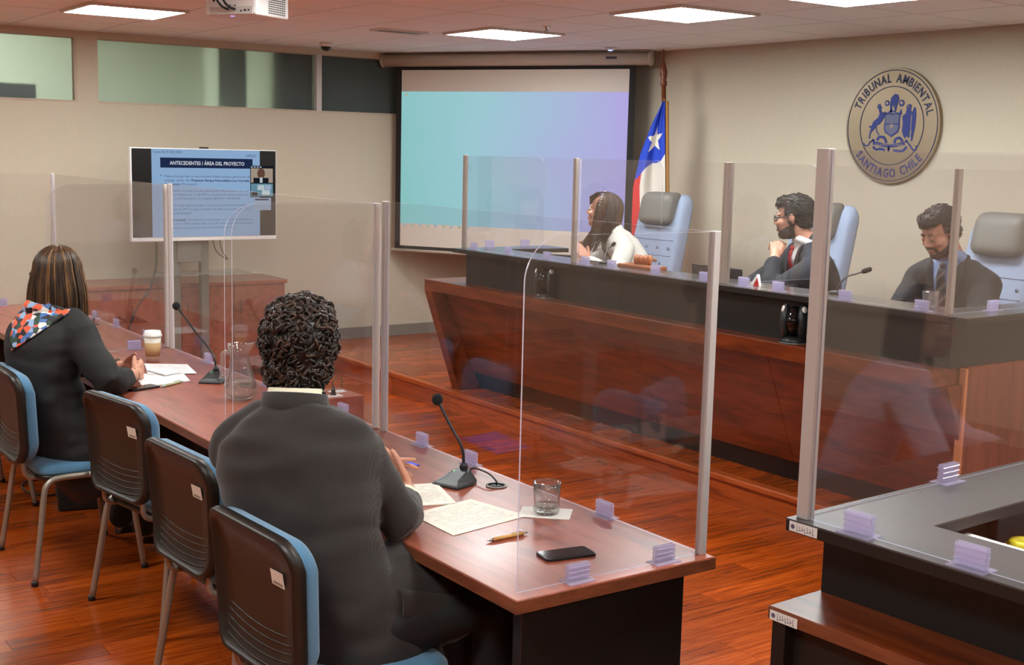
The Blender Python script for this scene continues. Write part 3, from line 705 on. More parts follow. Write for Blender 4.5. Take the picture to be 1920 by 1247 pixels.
MB().box((3.2, TVY-.12, .84), (3.86, TVY+.14, .847)).build('glass_shelf', sheet_glass('shelf_glass', .06, (.8, .86, .84, 1), .02, 5, 1, .1), tv)
c = thing('tv_cable', 'thin black cables hanging below the television', 'cable', (3.4, TVY+.05, .5))
MB().tube(curve([(3.62, TVY+.04, 1.08), (3.66, TVY+.06, .99), (3.74, TVY+.05, .93), (3.70, TVY+.06, 1.0), (3.68, TVY+.05, 1.08)], 8), .004, 6).build('loop', BLACKP, c, True)
MB().tube(curve([(3.19, TVY+.04, 1.1), (3.19, TVY+.06, .9), (3.14, TVY+.05, .74), (3.03, TVY+.02, .60), (2.95, TVY+.0, .4), (2.97, TVY, .2), (3.1, TVY+.1, .01)], 8), .008, 6).build('power_cord', BLACKP, c, True)
# credenza by the wall
cr = thing('credenza', 'low wooden credenza along the wall behind the television', 'cabinet', (3.4, 9.42, 0))
MB().box((2.55, 9.16, .72), (4.285, 9.665, .75)).build('top', TABLEW, cr, False, .003)
MB().box((2.57, 9.19, .05), (4.27, 9.66, .72)).build('carcass', TABLEW, cr)
for k in range(4): 
    d = MB().box((2.575+.424*k, 9.172, .08), (2.575+.424*k+.42, 9.19, .715)).build('door', TABLEW, cr, False, .002)
    MB().tube([(2.62+.424*k, 9.168, .5), (2.62+.424*k, 9.155, .5), (2.62+.424*k, 9.155, .6), (2.62+.424*k, 9.168, .6)], .004, 6).build('handle', CHROME, d)
MB().box((2.6, 9.22, 0), (4.24, 9.64, .05)).build('plinth', BLACKP, cr)

# ================================================================ ceiling fittings
pj = thing('projector', 'white ceiling projector with cables, cut by the top edge', 'projector', (2.55, 5.86, 2.4))
c0 = V((2.52, 5.73, 0)); dx = V((.868, .496, 0)); dy = V((-.496, .868, 0)); PM = frame(c0, dx, dy)
# local x runs towards the screen, y along the port side
hb = MB(); hb.prism([PM @ V(p) for p in ((0, 0, 2.40), (0, .30, 2.40), (.27, .30, 2.40), (.27, 0, 2.40))], (0, 0, .125)); hb = hb.build('case', WHITEP, pj, False, .012)
m = MB(); m.box((-.002, .02, 2.405), (.002, .27, 2.44), 0, PM); m.build('port_plate', principled('port_grey', lin(206, 200, 194), .5), pj)
m = MB()
for y, z, a, b_ in ((.04, 2.418, .006, .009), (.062, 2.418, .01, .009), (.085, 2.415, .006, .008), (.12, 2.442, .006, .006), (.15, 2.442, .006, .006), (.175, 2.45, .012, .005), (.21, 2.452, .012, .006), (.245, 2.465, .01, .01)):
    m.box((-.004, y-a/2, z), (-.001, y+a/2, z+b_), 0, PM)
m.build('ports', BLACKP, pj)
m = MB()
for i in range(9):
    for j in range(9): m.box((.10+.0155*i, -.0025, 2.415+.0105*j), (.109+.0155*i, .001, 2.421+.0105*j), 0, PM)
m.build('vent_slots', principled('slot_dark', lin(86, 80, 74), .7), pj)
m = MB().tube([PM @ V(p) for p in curve([(-.03, .17, 2.6), (-.04, .168, 2.49), (-.03, .14, 2.44), (-.012, .11, 2.425)], 6)], .006, 6); m.build('cable', BLACKP, pj, True)
m = MB().tube([PM @ V(p) for p in curve([(-.03, .205, 2.6), (-.045, .205, 2.5), (-.035, .18, 2.445), (-.012, .15, 2.425)], 6)], .006, 6); m.build('cable', BLACKP, pj, True)
MB().ell(PM @ V((.03, .16, 2.4)), (.012, .012, .003), 10, 5).build('status_light', emit('led_violet', (.3, .25, 1, 1), 2.5), pj, True)
MB().cyl(PM @ V((.13, .15, 2.52)), PM @ V((.13, .15, 2.6)), .03).build('mount', GREYM, pj, True)
MB().cyl(PM @ V((.27, .2, 2.465)), PM @ V((.31, .2, 2.465)), .04, .036).build('lens', BLACKG, pj, True)
dm = thing('dome_camera', 'small dome security camera on the ceiling by the windows', 'camera', (4.605, 9.14, ZC))
MB().lathe([(.0, 0), (.052, 0), (.052, -.02), (.046, -.03)], (4.605, 9.14, ZC), 20).build('base', WHITEP, dm, True)
MB().ell((4.605, 9.14, ZC-.03), (.04, .04, .036), 16, 10).build('dome', BLACKG, dm, True)
sm = thing('smoke_detector', 'ceiling detector with a blue light above the projection screen', 'detector', (6.3, 7.7, ZC))
MB().lathe([(.0, 0), (.05, 0), (.048, -.012), (.03, -.02), (0, -.02)], (6.3, 7.7, ZC), 20).build('base', WHITEP, sm, True)
MB().ell((6.3, 7.7, ZC-.021), (.02, .02, .006), 12, 6).build('light', emit('led_blue', (.15, .2, 1, 1), 6), sm, True)
sk = thing('sprinkler', 'small sprinkler head hanging next to the ceiling light', 'sprinkler', (5.0, 6.77, ZC))
MB().lathe([(.0, 0), (.032, 0), (.032, -.004), (.012, -.006), (.008, -.03), (0, -.03)], (5.0, 6.77, ZC), 14).build('cup', CHROME, sk, True)
MB().tube([(4.988, 6.77, ZC-.03), (4.986, 6.77, ZC-.05), (5.0, 6.77, ZC-.058), (5.014, 6.77, ZC-.05), (5.012, 6.77, ZC-.03)], .002, 6).lathe([(0, 0), (.014, 0), (.014, .002), (0, .002)], (5.0, 6.77, ZC-.06), 12).build('deflector', principled('brass_red', lin(140, 80, 60), .4, .5), sk, True)
vt = thing('ceiling_vent', 'grey slotted air vent in the ceiling left of the screen light', 'vent', (4.47, 7.75, ZC))
m = MB(); m.box((4.3, 7.72, ZC-.012), (4.68, 7.74, ZC)); m.box((4.3, 7.86, ZC-.012), (4.68, 7.88, ZC)); m.box((4.3, 7.74, ZC-.012), (4.32, 7.86, ZC)); m.box((4.66, 7.74, ZC-.012), (4.68, 7.86, ZC)); m.build('frame', ALUW, vt)
for k in range(5): MB().box((4.32, 7.75+.023*k, ZC-.010), (4.66, 7.762+.023*k, ZC-.004)).build('slat', GREYM, vt)

# ================================================================ seal on the right wall
SC = V((X1, 5.385, 2.012)); SR = .372
NAVY = principled('seal_navy', lin(34, 40, 78), .5); NAVYB = principled('seal_blue', lin(28, 46, 120), .5)
BRZ = principled('brushed_bronze', lin(158, 142, 120), .38, .9)
se = thing('court_seal', 'round metal court seal lettered TRIBUNAL AMBIENTAL SANTIAGO CHILE on the wall', 'seal', (X1, 5.385, 1.64))
SM = frame(SC, (0, -1, 0), (0, 0, 1))      # local x to the right as seen, y up, z out of the wall
def disc(r0_, r1_, z0_, z1_, n_=72):
    m = MB(); f = lambda r_, z_: [SM @ V((r_*math.cos(2*PI*k/n_), r_*math.sin(2*PI*k/n_), z_)) for k in range(n_)]
    if r0_ == 0: m.rings([f(r1_, z0_), f(r1_*.996, z1_)])
    else: m.rings([f(r0_, z0_), f(r1_, z0_), f(r1_, z1_), f(r0_, z1_)], 0, False, True)
    return m
disc(0, SR, .001, .03).build('plate', BRZ, se)
disc(.352, .358, .0302, .032).build('outer_ring', NAVY, se); disc(.248, .254, .0302, .032).build('inner_ring', NAVY, se)
def arc_text(s, rad, a0, a1, size, mat, up=True):
    ws = []
    for chx in s:
        if chx == ' ': ws.append(.45*size); continue
        vs, fs = text_mesh(chx, size, .0018); ws.append((max(v.x for v in vs)-min(v.x for v in vs))*.8+.16*size)
    tot = sum(ws); run = 0
    for k, chx in enumerate(s):
        run += ws[k]
        if chx == ' ': continue
        a = math.radians(a0+(a1-a0)*(run-ws[k]/2)/tot); p = (rad*math.cos(a), rad*math.sin(a))
        rot = a-PI/2 if up else a+PI/2
        vs, fs = text_mesh(chx, size, .0018); cx = (max(v.x for v in vs)+min(v.x for v in vs))/2
        for v in vs: v.x = (v.x-cx)*.8; R_ = Matrix.Translation((p[0], p[1], .0325)) @ Matrix.Rotation(rot, 4, 'Z')
        MB().add([SM @ (R_ @ v) for v in vs], fs).build('letter', mat, se)
arc_text('TRIBUNAL AMBIENTAL', .278, 159, 12, .078, NAVY)
arc_text('SANTIAGO CHILE', .331, 214, 322, .078, NAVYB, False)
def sil(polys, name, mat, z=.0305, th=.0018):
    m = MB()
    for pl in polys: m.prism([SM @ V(((x-505)*.000852, (603-y)*.00084, z)) for x, y in pl], SM.to_3x3() @ V((0, 0, th)))
    return m.build(name, mat, se)
def circ(x, y, r, n_=14): return [(x+r*math.cos(2*PI*k/n_), y-r*math.sin(2*PI*k/n_)) for k in range(n_)]
def stroke(pts, w_):
    P = [V((x, y, 0)) for x, y in pts]; P = curve(P, 5); a, b_ = [], []
    for k, p in enumerate(P):
        d = (P[min(k+1, len(P)-1)]-P[max(k-1, 0)]).normalized(); nn = V((-d.y, d.x, 0))*w_; a.append((p.x+nn.x, p.y+nn.y)); b_.append((p.x-nn.x, p.y-nn.y))
    return a+b_[::-1]
# shield with star
sil([[(436, 512), (470, 500), (510, 510), (550, 500), (588, 512), (582, 560), (586, 620), (572, 655), (540, 672), (512, 690), (484, 672), (452, 655), (438, 620), (444, 560)]], 'shield', NAVYB)
sil([[(448, 524), (476, 514), (510, 522), (548, 514), (576, 524), (572, 586), (452, 586)], [(450, 594), (574, 594), (574, 622), (562, 646), (512, 676), (462, 646), (450, 622)]], 'shield_field', principled('seal_slate', lin(92, 96, 124), .5), .0324, .001)
sil([[(512+(26 if k % 2 == 0 else 10)*math.sin(PI*k/5), 604-(26 if k % 2 == 0 else 10)*math.cos(PI*k/5)) for k in range(10)]], 'star', BRZ, .0335, .001)
# plume
sil([[(492, 500), (482, 440), (490, 390), (520, 362), (552, 366), (566, 400), (552, 440), (540, 500)], circ(455, 430, 22), circ(590, 432, 26), [(470, 500), (500, 470), (505, 505)], [(570, 505), (590, 475), (600, 520)]], 'plume', NAVYB)
sil([[(512, 490), (506, 450), (516, 465), (524, 445), (528, 490)], circ(455, 430, 11), circ(590, 430, 12)], 'plume_highlight', BRZ, .0324, .001)
# deer and condor
sil([[(432, 505), (438, 535), (420, 565), (396, 590), (370, 602), (348, 630), (318, 655), (312, 690), (322, 700), (302, 700), (306, 650), (318, 622), (296, 612), (300, 600), (318, 606), (336, 570), (378, 540), (392, 508), (376, 470), (360, 462), (372, 448), (368, 434), (382, 442), (392, 432), (396, 448), (412, 462), (402, 474), (410, 496)],
     stroke([(366, 606), (372, 640), (392, 668), (398, 672)], 4), stroke([(425, 510), (445, 500), (452, 512)], 5)], 'deer', NAVYB)
sil([[(604, 530), (632, 510), (640, 480), (636, 455), (654, 440), (682, 446), (678, 490), (692, 500), (706, 464), (720, 468), (728, 520), (726, 600), (716, 660), (704, 720), (696, 716), (690, 660), (676, 632), (680, 690), (664, 692), (656, 676), (640, 700), (624, 680), (608, 640), (612, 580)]], 'condor', NAVYB)
sil([stroke([(690, 520), (688, 600), (694, 660)], 3), circ(656, 458, 5)], 'condor_highlight', BRZ, .0324, .001)
# scroll and branches
sil([stroke([(254, 738), (272, 756), (300, 752), (316, 728), (350, 712)], 5), stroke([(745, 752), (748, 780), (720, 784), (690, 752), (660, 720)], 5), stroke([(345, 765), (380, 785), (420, 780), (460, 790)], 9), stroke([(540, 790), (590, 795), (630, 790), (660, 762)], 9), stroke([(345, 735), (400, 742), (450, 752), (500, 756), (560, 750), (640, 735)], 13),
     stroke([(380, 715), (400, 690), (440, 690), (460, 710), (470, 735)], 10), stroke([(545, 735), (555, 705), (590, 695), (620, 720)], 10), circ(495, 780, 12), stroke([(495, 740), (495, 800)], 5), circ(345, 715, 12), circ(655, 720, 12)], 'scroll', NAVYB)
vs, fs = text_mesh('POR LA RAZON O LA FUERZA', .02, .0003, .225)
m = MB().add([SM @ (V((v.x-.118, v.y-.1275, .0326))) for v in vs], fs); m.build('motto', BRZ, se)

# ================================================================ flag on its pole
fp = thing('flag_pole', 'turned wooden flag pole standing in the corner behind the bench', 'pole', (6.42, 7.17, STEPZ))
pb, pt = V((6.47, 7.10, STEPZ)), V((6.47, 7.262, 2.30))
PW_ = grain('pole_wood', [lin(84, 38, 16), lin(130, 66, 30)], (8, 8, 1), .3)
MB().cyl(pb, pt, .017, .017, 12).build('shaft', PW_, fp, True)
ax = (pt-pb).normalized(); rot = V((0, 0, 1)).rotation_difference(ax).to_matrix().to_4x4()
MB().lathe([(.017, 0), (.026, .01), (.022, .02), (.028, .03), (.018, .045), (.027, .085), (.029, .11), (.020, .15), (.010, .19), (.006, .25), (.008, .27), (0, .275)], pt, 16, 0, rot).build('finial', PW_, fp, True)
MB().lathe([(.16, 0), (.16, .03), (.05, .06), (.03, .1), (.02, .12)], pb, 24).build('base', PW_, fp, True)
fg = thing('flag', 'flag with white star on blue over white and red, hanging from the wooden pole', 'flag', (6.4, 7.2, .9))
FV = [0, .12, .28, .46, .64, .8, 1]
def edge(t, tab):
    for k in range(len(FV)-1):
        if FV[k] <= t <= FV[k+1]: q = (t-FV[k])/(FV[k+1]-FV[k]); return tab[k]+(tab[k+1]-tab[k])*q
# pixel-free: width of the hanging cloth left of the pole in metres, top to bottom
WID = [.015, .10, .19, .25, .265, .27, .26]
fd = V((-.62, .78, 0)).normalized(); fnn = V((fd.y, -fd.x, 0))
if fnn.dot(V((-1, -1, 0))) < 0: fnn = -fnn
NU, NV, FT, FB = 130, 220, 2.19, .80
def fpnt(u, t, d=0):
    z = FT+(FB-FT)*t; q = (z-pb.z)/(pt.z-pb.z); base = pb+(pt-pb)*q; wd = edge(t, WID)
    wv = math.sin(u*9+t*2.5)*.022*(.3+t)+math.sin(u*17+1+t*4)*.008
    return base+fd*(wd*u-.012)+fnn*(.02+wv+d)
star_p = [(.52+(1 if k % 2 == 0 else .4)*.40*math.sin(PI*k/5+.15), .205-(1 if k % 2 == 0 else .4)*.078*math.cos(PI*k/5+.15)) for k in range(10)]
def in_star(x, y):
    c = False
    for k in range(10):
        (xa, ya), (xb, yb) = star_p[k], star_p[k-1]
        if (ya > y) != (yb > y) and x < (xb-xa)*(y-ya)/(yb-ya)+xa: c = not c
    return c
cl = MB(); P = [[fpnt(i/NU, j/NV) for i in range(NU+1)] for j in range(NV+1)]
vs = [p for row in P for p in row]; fs = []; ms = []
for j in range(NV):
    for i in range(NU):
        fs.append((j*(NU+1)+i, j*(NU+1)+i+1, (j+1)*(NU+1)+i+1, (j+1)*(NU+1)+i)); u, t = (i+.5)/NU, (j+.5)/NV
        lim = .28+.13*u+.015*math.sin(u*8)            # lower border of the blue
        ms.append((1 if in_star(u, t) else 0) if t < lim else (2 if u > .80-.25*(t-.4) else 1))
cl.v = [V(v) for v in vs]; cl.f = [list(f) for f in fs]; cl.m = ms
o = cl.build('cloth', [speckle('flag_blue', lin(30, 66, 190), .05, 80, .75, .1), speckle('flag_white', lin(228, 220, 208), .03, 80, .75, .1), speckle('flag_red', lin(216, 40, 42), .05, 80, .75, .1)], fg, True)
o.modifiers.new('thick', 'SOLIDIFY').thickness = .003
MB().tube([fpnt(0, t/30, .012)+fd*-.02 for t in range(31)], .012, 6).build('fringe', grain('gold_fringe', [lin(130, 84, 30), lin(196, 140, 60)], (30, 30, 90), .6), fg, True)
MB().tube([fpnt(.3, 0), pt-(pt-pb)*.03], .006, 6).build('cord', MATS['gold_fringe'], fg, True)
# ================================================================ microphones
GREEN = emit('led_green', (.2, 1, .25, 1), 2.0); MICP = principled('mic_plastic', lin(40, 42, 44), .38)
def desk_mic(label, loc, rz, head, z0, cable_to=None):
    """wedge base with its neck at the back; local -x is the low front edge"""
    t = thing('gooseneck_microphone', label, 'microphone', (loc[0], loc[1], z0), rz, 'black table microphones')
    m = MB(); fo = [(-.10, -.052), (-.10, .052), (-.02, .056), (.02, .04), (.032, .0), (.02, -.04), (-.02, -.056)]
    r0_ = [V((x, y, 0)) for x, y in fo]; r1_ = [V((x*.97, y*.97, .010)) for x, y in fo]
    r2_ = [V((x*.55-.01, y*.5, .018+.028*(min(1, (x+.1)/.1)))) for x, y in fo]
    m.rings([r0_, r1_, r2_]); m.build('base', MICP, t, False, .004, 0, True)
    MB().ell((-.035, .012, .0405), (.0022, .0022, .0016), 8, 5).build('led', GREEN, t, True, 0, 0, True)
    MB().lathe([(.013, .03), (.013, .052), (.009, .06), (.006, .062)], (0, 0, 0), 14).build('neck_collar', BLACKP, t, True, 0, 0, True)
    h = base_matrix(t).inverted() @ V(head)
    b0 = V((0, 0, .055)); mid = b0.lerp(h, .5)+V((0, 0, .02)); pth = curve([b0, b0+V((0, 0, .04))+(h-b0)*.08, mid, h], 8)
    MB().tube(pth, .0048, 8).build('gooseneck', BLACKP, t, True, 0, 0, True)
    MB().ell(h, (.0185, .0185, .0195), 14, 10).build('foam_head', speckle('foam', lin(22, 22, 24), .3, 400, .95, .4), t, True, 0, 0, True)
    if cable_to:
        c = base_matrix(t).inverted() @ V(cable_to); MB().tube(curve([V((.03, 0, .008)), V((.06, .01, .03)), c.lerp(V((.06, 0, .02)), .4)+V((0, 0, .022)), c+V((0, 0, .012)), c], 6), .003, 6).build('cable', BLACKP, t, True, 0, 0, True)
    return t
desk_mic('black gooseneck microphone in front of the curly haired man', (2.145, 3.285, 0), .35, (2.105, 3.385, .993), TZ+.0005, (2.205, 3.187, TZ+.003))
desk_mic('black gooseneck microphone beside the glass jug', (2.14, 5.32, 0), .9, (2.105, 5.71, 1.033), TZ+.0005)
desk_mic('black gooseneck microphone on the far empty table, half hidden by the scarf', (2.16, 7.33, 0), .2, (1.98, 7.75, 1.0), TZ+.0005, (2.2, 7.3, TZ+.003))
def bench_mic(label, loc, head):
    t = thing('bench_microphone', label, 'microphone', loc, 0, 'slim microphones on the judges bench')
    l0 = V(loc); h = V(head)
    MB().lathe([(0, 0), (.03, 0), (.028, .012), (.01, .018), (0, .018)], l0, 16).build('base', BLACKP, t, True)
    b0 = l0+V((0, 0, .015)); MB().tube(curve([b0, b0.lerp(h, .35)+V((0, 0, .03)), b0.lerp(h, .75)+V((0, 0, .012)), h], 8), .0038, 8).build('gooseneck', BLACKP, t, True)
    d = (h-b0).normalized(); MB().limb([(h, .012), (h+V((d.x, d.y, .5*d.z)).normalized()*.03, .012)], 12).build('foam_head', MATS['foam'], t, True)
bench_mic('slim microphone in front of the woman judge', (4.70, 5.74, UZ), (4.90, 5.90, 1.245))
bench_mic('slim microphone behind the laptop on the bench', (4.88, 5.24, UZ-.1), (5.0, 5.14, 1.185))
bench_mic('slim microphone in front of the judge looking down', (4.72, 4.02, UZ), (4.84, 3.955, 1.26))

# ================================================================ jug, glasses, cup
WATER = sheet_glass('water', .03, (.93, .95, .92, 1), .02, 5, 1.4, .10, lin(226, 226, 214))
jg = thing('glass_jug', 'clear glass water jug with handle, half full', 'jug', (2.06, 4.86, TZ))
jc_ = V((2.06, 4.86, TZ+.001))
prof = [(.0, .0), (.045, .0), (.058, .012), (.066, .035), (.067, .06), (.058, .095), (.047, .13), (.040, .165), (.038, .185), (.043, .205), (.052, .225), (.054, .232)]
inn = [(r-.004, z) for r, z in prof[::-1] if z > .012]+[(.040, .010), (0, .009)]
body = MB().lathe(prof+inn, jc_, 32)
jd = V((.6, -.8, 0)).normalized()   # spout to the right as seen, handle to the left
for v in body.v:
    q = v-jc_; 
    if q.z > .2:
        k = max(0, q.xy.normalized().dot(jd.xy) if q.xy.length > .001 else 0)**4; v.x += jd.x*.014*k*(q.z-.2)/.03; v.y += jd.y*.014*k*(q.z-.2)/.03; v.z += .012*k*(q.z-.2)/.03
body.build('body', GLASS, jg, True)
MB().lathe([(0, .0105), (.043, .0105), (.057, .018), (.062, .037), (.063, .058), (.060, .076), (0, .076)], jc_, 32).build('water', WATER, jg, True)
hd = -jd
MB().tube([jc_+hd*r+V((0, 0, z)) for r, z in ((.040, .185), (.062, .196), (.080, .188), (.084, .16), (.085, .12), (.086, .085))], [.010, .010, .0095, .009, .0085, .008], 10).build('handle', sheet_glass('glass_handle', .08, (.95, .96, .96, 1), .05, 3, 1.6, .12, lin(230, 226, 222)), jg, True)
dg = thing('water_glass', 'low drinking glass on a folded napkin before the curly haired man', 'glass', (2.157, 2.858, TZ))
gc = V((2.157, 2.858, TZ+.0035))
MB().lathe([(0, 0), (.033, 0), (.036, .006), (.0385, .05), (.041, .092), (.0395, .093), (.0365, .05), (.034, .018), (0, .016)], gc, 28).build('tumbler', GLASS, dg, True)
m = MB()
for k in range(16):
    a = 2*PI*k/16; m.tube([gc+V((.0355*math.cos(a), .0355*math.sin(a), .004)), gc+V((.0372*math.cos(a), .0372*math.sin(a), .022))], .003, 6)
m.build('fluted_foot', GLASS, dg, True)
MB().lathe([(0, .0165), (.033, .0165), (.0345, .028), (0, .028)], gc, 24).build('water', WATER, dg, True)
np_ = MB().box((-.075, -.055, 0), (.075, .055, .002), 0, Matrix.Translation((2.157, 2.862, TZ+.0005)) @ Matrix.Rotation(-.75, 4, 'Z')); tag(np_.build('napkin', PAPER), 'white folded napkin under the drinking glass', 'napkin')
cp = thing('paper_cup', 'white takeaway coffee cup with kraft sleeve in front of the woman', 'cup', (2.064, 5.925, TZ)); cc_ = V((2.064, 5.925, TZ+.0005))
MB().lathe([(0, 0), (.029, 0), (.041, .125), (0, .125)], cc_, 24).build('cup_body', principled('cup_white', lin(226, 216, 200), .6), cp, True)
MB().lathe([(.0325, .028), (.0335, .028), (.0405, .094), (.0395, .094)], cc_, 24, 0, None, False).build('sleeve', principled('kraft', lin(186, 150, 104), .8), cp, True)
MB().lathe([(.0425, .122), (.045, .124), (.0445, .133), (.041, .136), (.039, .15), (.034, .151), (.033, .146), (0, .146)], cc_, 24).build('lid', WHITEP, cp, True)

# ================================================================ papers, pens, phones
def sheet(name, label, cat, pts, z, th=.0012, mat=PAPER, lines=0, wob=.0, lw_=.0011, lcol=None, col2=None):
    """flat sheet from four corners given in order; writing as thin strokes on it"""
    t = thing(name, label, cat, (sum(p[0] for p in pts)/4, sum(p[1] for p in pts)/4, z))
    P = [V((x, y, z)) for x, y in pts]
    MB().prism(P, (0, 0, th)).build('sheet', mat, t)
    if lines:
        m = MB(); a, b_, c_, d_ = P
        for k in range(lines):
            v_ = .1+.8*(k+.5)/lines; s_ = a.lerp(d_, v_); e_ = b_.lerp(c_, v_); x = .09
            while x < .9:
                L = random.uniform(.03, .12); 
                if random.random() < .85:
                    p, q = s_.lerp(e_, x), s_.lerp(e_, min(.92, x+L)); dd = (d_-a).normalized()*lw_*random.uniform(.6, 1.6)
                    m.prism([p, q, q+dd, p+dd], (0, 0, .00015))
                x += L+.012
        for v in m.v: v.z += th+.0001
        m.build('writing', lcol or INK, t)
    return t
sheet('paper_sheet', 'handwritten white sheet on the table beside the tan pen', 'paper', [(1.809, 2.815), (2.097, 2.866), (2.050, 3.098), (1.812, 3.052)], TZ+.0006, .0012, principled('note_paper', lin(236, 226, 212), .8), 13, lcol=principled('pencil', lin(206, 198, 192), .8), lw_=.004)
sheet('document', 'stapled printed document under the hands of the curly haired man', 'document', [(1.80, 3.13), (1.985, 3.075), (2.055, 3.30), (1.87, 3.36)], TZ+.0006, .004, principled('doc_paper', lin(238, 230, 216), .8), 15, lcol=principled('grey_print', lin(190, 182, 176), .8), lw_=.003)
sheet('folder', 'blue folder lying behind the man\'s hands', 'folder', [(1.97, 3.55), (2.13, 3.53), (2.11, 3.80), (1.93, 3.83)], TZ+.0006, .003, principled('folder_blue', lin(52, 78, 220), .5))
sheet('paper_sheet', 'white printed pages under the hands of the woman', 'paper', [(1.80, 5.30), (2.03, 5.35), (2.09, 5.62), (1.86, 5.60)], TZ+.0006, .002, principled('white_page', lin(242, 240, 240), .8), 12, lcol=principled('grey_print', lin(168, 160, 156), .8), lw_=.002)
sheet('paper_sheet', 'second white page lying behind the woman\'s hands', 'paper', [(1.92, 5.58), (2.12, 5.50), (2.17, 5.75), (2.0, 5.86)], TZ+.003, .002, MATS['white_page'], 10, lcol=MATS['grey_print'], lw_=.002)
sheet('note_pad', 'small white note pad with dark spine on the woman\'s papers', 'notepad', [(1.97, 5.50), (2.06, 5.545), (2.03, 5.68), (1.94, 5.64)], TZ+.0055, .006, MATS['white_page'])
def pen(label, a, b_, r, mats):
    t = thing('pen', label, 'pen', ((a[0]+b_[0])/2, (a[1]+b_[1])/2, TZ)); A = V((a[0], a[1], TZ+r)); B = V((b_[0], b_[1], TZ+r))
    MB().cyl(A.lerp(B, .16), A.lerp(B, .9), r, r, 12).build('barrel', mats[0], t, True); MB().tube([A, A.lerp(B, .05), A.lerp(B, .16)], [.0012, .0026, r], 12).build('tip', mats[1], t, True)
    MB().tube([A.lerp(B, .9), A.lerp(B, .93), A.lerp(B, 1)], [r*.9, r*.55, r*.5], 10).build('button', mats[1], t, True)
    k = (B-A).normalized(); MB().tube([A.lerp(B, .9)+V((0, 0, r)), A.lerp(B, .88)+V((0, 0, r+.0025)), A.lerp(B, .62)+V((0, 0, r+.0015))], .0012, 6).build('pocket_clip', mats[1], t, True)
pen('tan wooden ball pen with silver tip near the phone', (1.852, 2.718), (1.991, 2.724), .0055, (principled('pen_wood', lin(206, 156, 84), .45), CHROME))
pen('pale green pen lying next to the woman\'s papers', (1.862, 5.25), (1.99, 5.335), .006, (principled('pen_green', lin(176, 180, 140), .5), principled('pen_mint', lin(150, 176, 160), .5)))
ph = thing('smartphone', 'black smartphone lying on the near end of the table', 'phone', (1.97, 2.52, TZ)); pmx = Matrix.Translation((1.972, 2.522, TZ+.0006)) @ Matrix.Rotation(-.17, 4, 'Z')
MB().prism([pmx @ V((u, v, 0)) for u, v in rrect(.073, .036, .01)], (0, 0, .0075)).build('body', principled('phone_case', lin(34, 34, 38), .3, .3), ph, False, .0015)
MB().prism([pmx @ V((u, v, .0076)) for u, v in rrect(.069, .032, .007)], (0, 0, .0006)).build('screen', BLACKG, ph)
MB().cyl(pmx @ V((-.063, -.0, .0082)), pmx @ V((-.063, 0, .0087)), .0045, None, 12).build('home_button', BLACKP, ph)
ph = thing('smartphone', 'dark phone partly under the woman\'s sleeve', 'phone', (1.80, 5.29, TZ)); pmx = Matrix.Translation((1.79, 5.275, TZ+.0006)) @ Matrix.Rotation(.3, 4, 'Z')
MB().prism([pmx @ V((u, v, 0)) for u, v in rrect(.07, .034, .01)], (0, 0, .0075)).build('body', MATS['phone_case'], ph, False, .0015); MB().prism([pmx @ V((u, v, .0076)) for u, v in rrect(.066, .03, .007)], (0, 0, .0006)).build('screen', BLACKG, ph)
sheet('paper_sheet', 'pale sheet on the far empty table near the microphone', 'paper', [(1.9, 6.75), (2.08, 6.75), (2.08, 6.98), (1.9, 7.0)], TZ+.0006, .001)

# ================================================================ on the bench
def ptz(label, x, y):
    t = thing('conference_camera', label, 'camera', (x, y, LZ), 0, 'black conference cameras on the bench')
    c = V((x, y, LZ))
    MB().lathe([(0, 0), (.062, 0), (.062, .012), (.052, .03), (.03, .034), (0, .034)], c, 24).build('base', BLACKP, t, True)
    MB().lathe([(.064, .0), (.068, .001), (.066, .006)], c, 24, 0, None, False).build('base_ring', GREYM, t, True)
    f = V((-.85, -.5, 0)).normalized(); q = V((1, 0, 0)).rotation_difference(f).to_matrix().to_4x4()
    for s in (-1, 1):
        d = V((.5*s, -.85*s, 0)).normalized()
        MB().ell(c+d*.040+V((0, 0, .10)), (.054, .027, .088), 18, 12, q).build('yoke_arm', MICP, t, True)
        MB().ell(c+d*.046+f*.014+V((0, 0, .155)), (.026, .014, .024), 14, 8, q).build('painted_highlight', WHITEP, t, True)  # white blob painted in for the highlight on the dark body's top corner
    f = V((-.85, -.5, 0)).normalized(); q = V((1, 0, 0)).rotation_difference(f).to_matrix().to_4x4()
    MB().ell(c+V((0, 0, .105)), (.058, .044, .072), 20, 14, q).build('head', BLACKG, t, True)
    MB().cyl(c+f*.045+V((0, 0, .11)), c+f*.064+V((0, 0, .11)), .026, .024, 20).build('lens', BLACKG, t, True)
ptz('black conference camera on the counter, far one behind the clear pane', 4.53, 6.08)
ptz('black conference camera on the counter, near one beside the tall post', 4.515, 4.08)
GW = grain('gavel_wood', [lin(150, 78, 36), lin(190, 112, 60)], (6, 6, 6), .3)
gb = MB().box((4.665, 5.27, UZ), (4.775, 5.57, UZ+.02)); tag(gb.build('sound_board', GW, None, False, .003), 'flat wooden board under the gavel on the bench', 'board')
gv = thing('gavel', 'wooden gavel resting on its board on the bench', 'gavel', (4.72, 5.42, UZ+.02)); g0_ = V((4.73, 5.425, UZ+.049))
gd = V((.55, -.83, 0)).normalized(); q = V((0, 0, 1)).rotation_difference(gd).to_matrix().to_4x4()
MB().lathe([(0, -.048), (.026, -.048), (.028, -.044), (.028, -.030), (.024, -.028), (.024, -.022), (.027, -.02), (.027, -.008), (.024, -.006), (.024, .006), (.027, .008), (.027, .02), (.024, .022), (.024, .028), (.028, .03), (.028, .044), (.026, .048), (0, .048)], g0_, 24, 0, q).build('head', GW, gv, True)
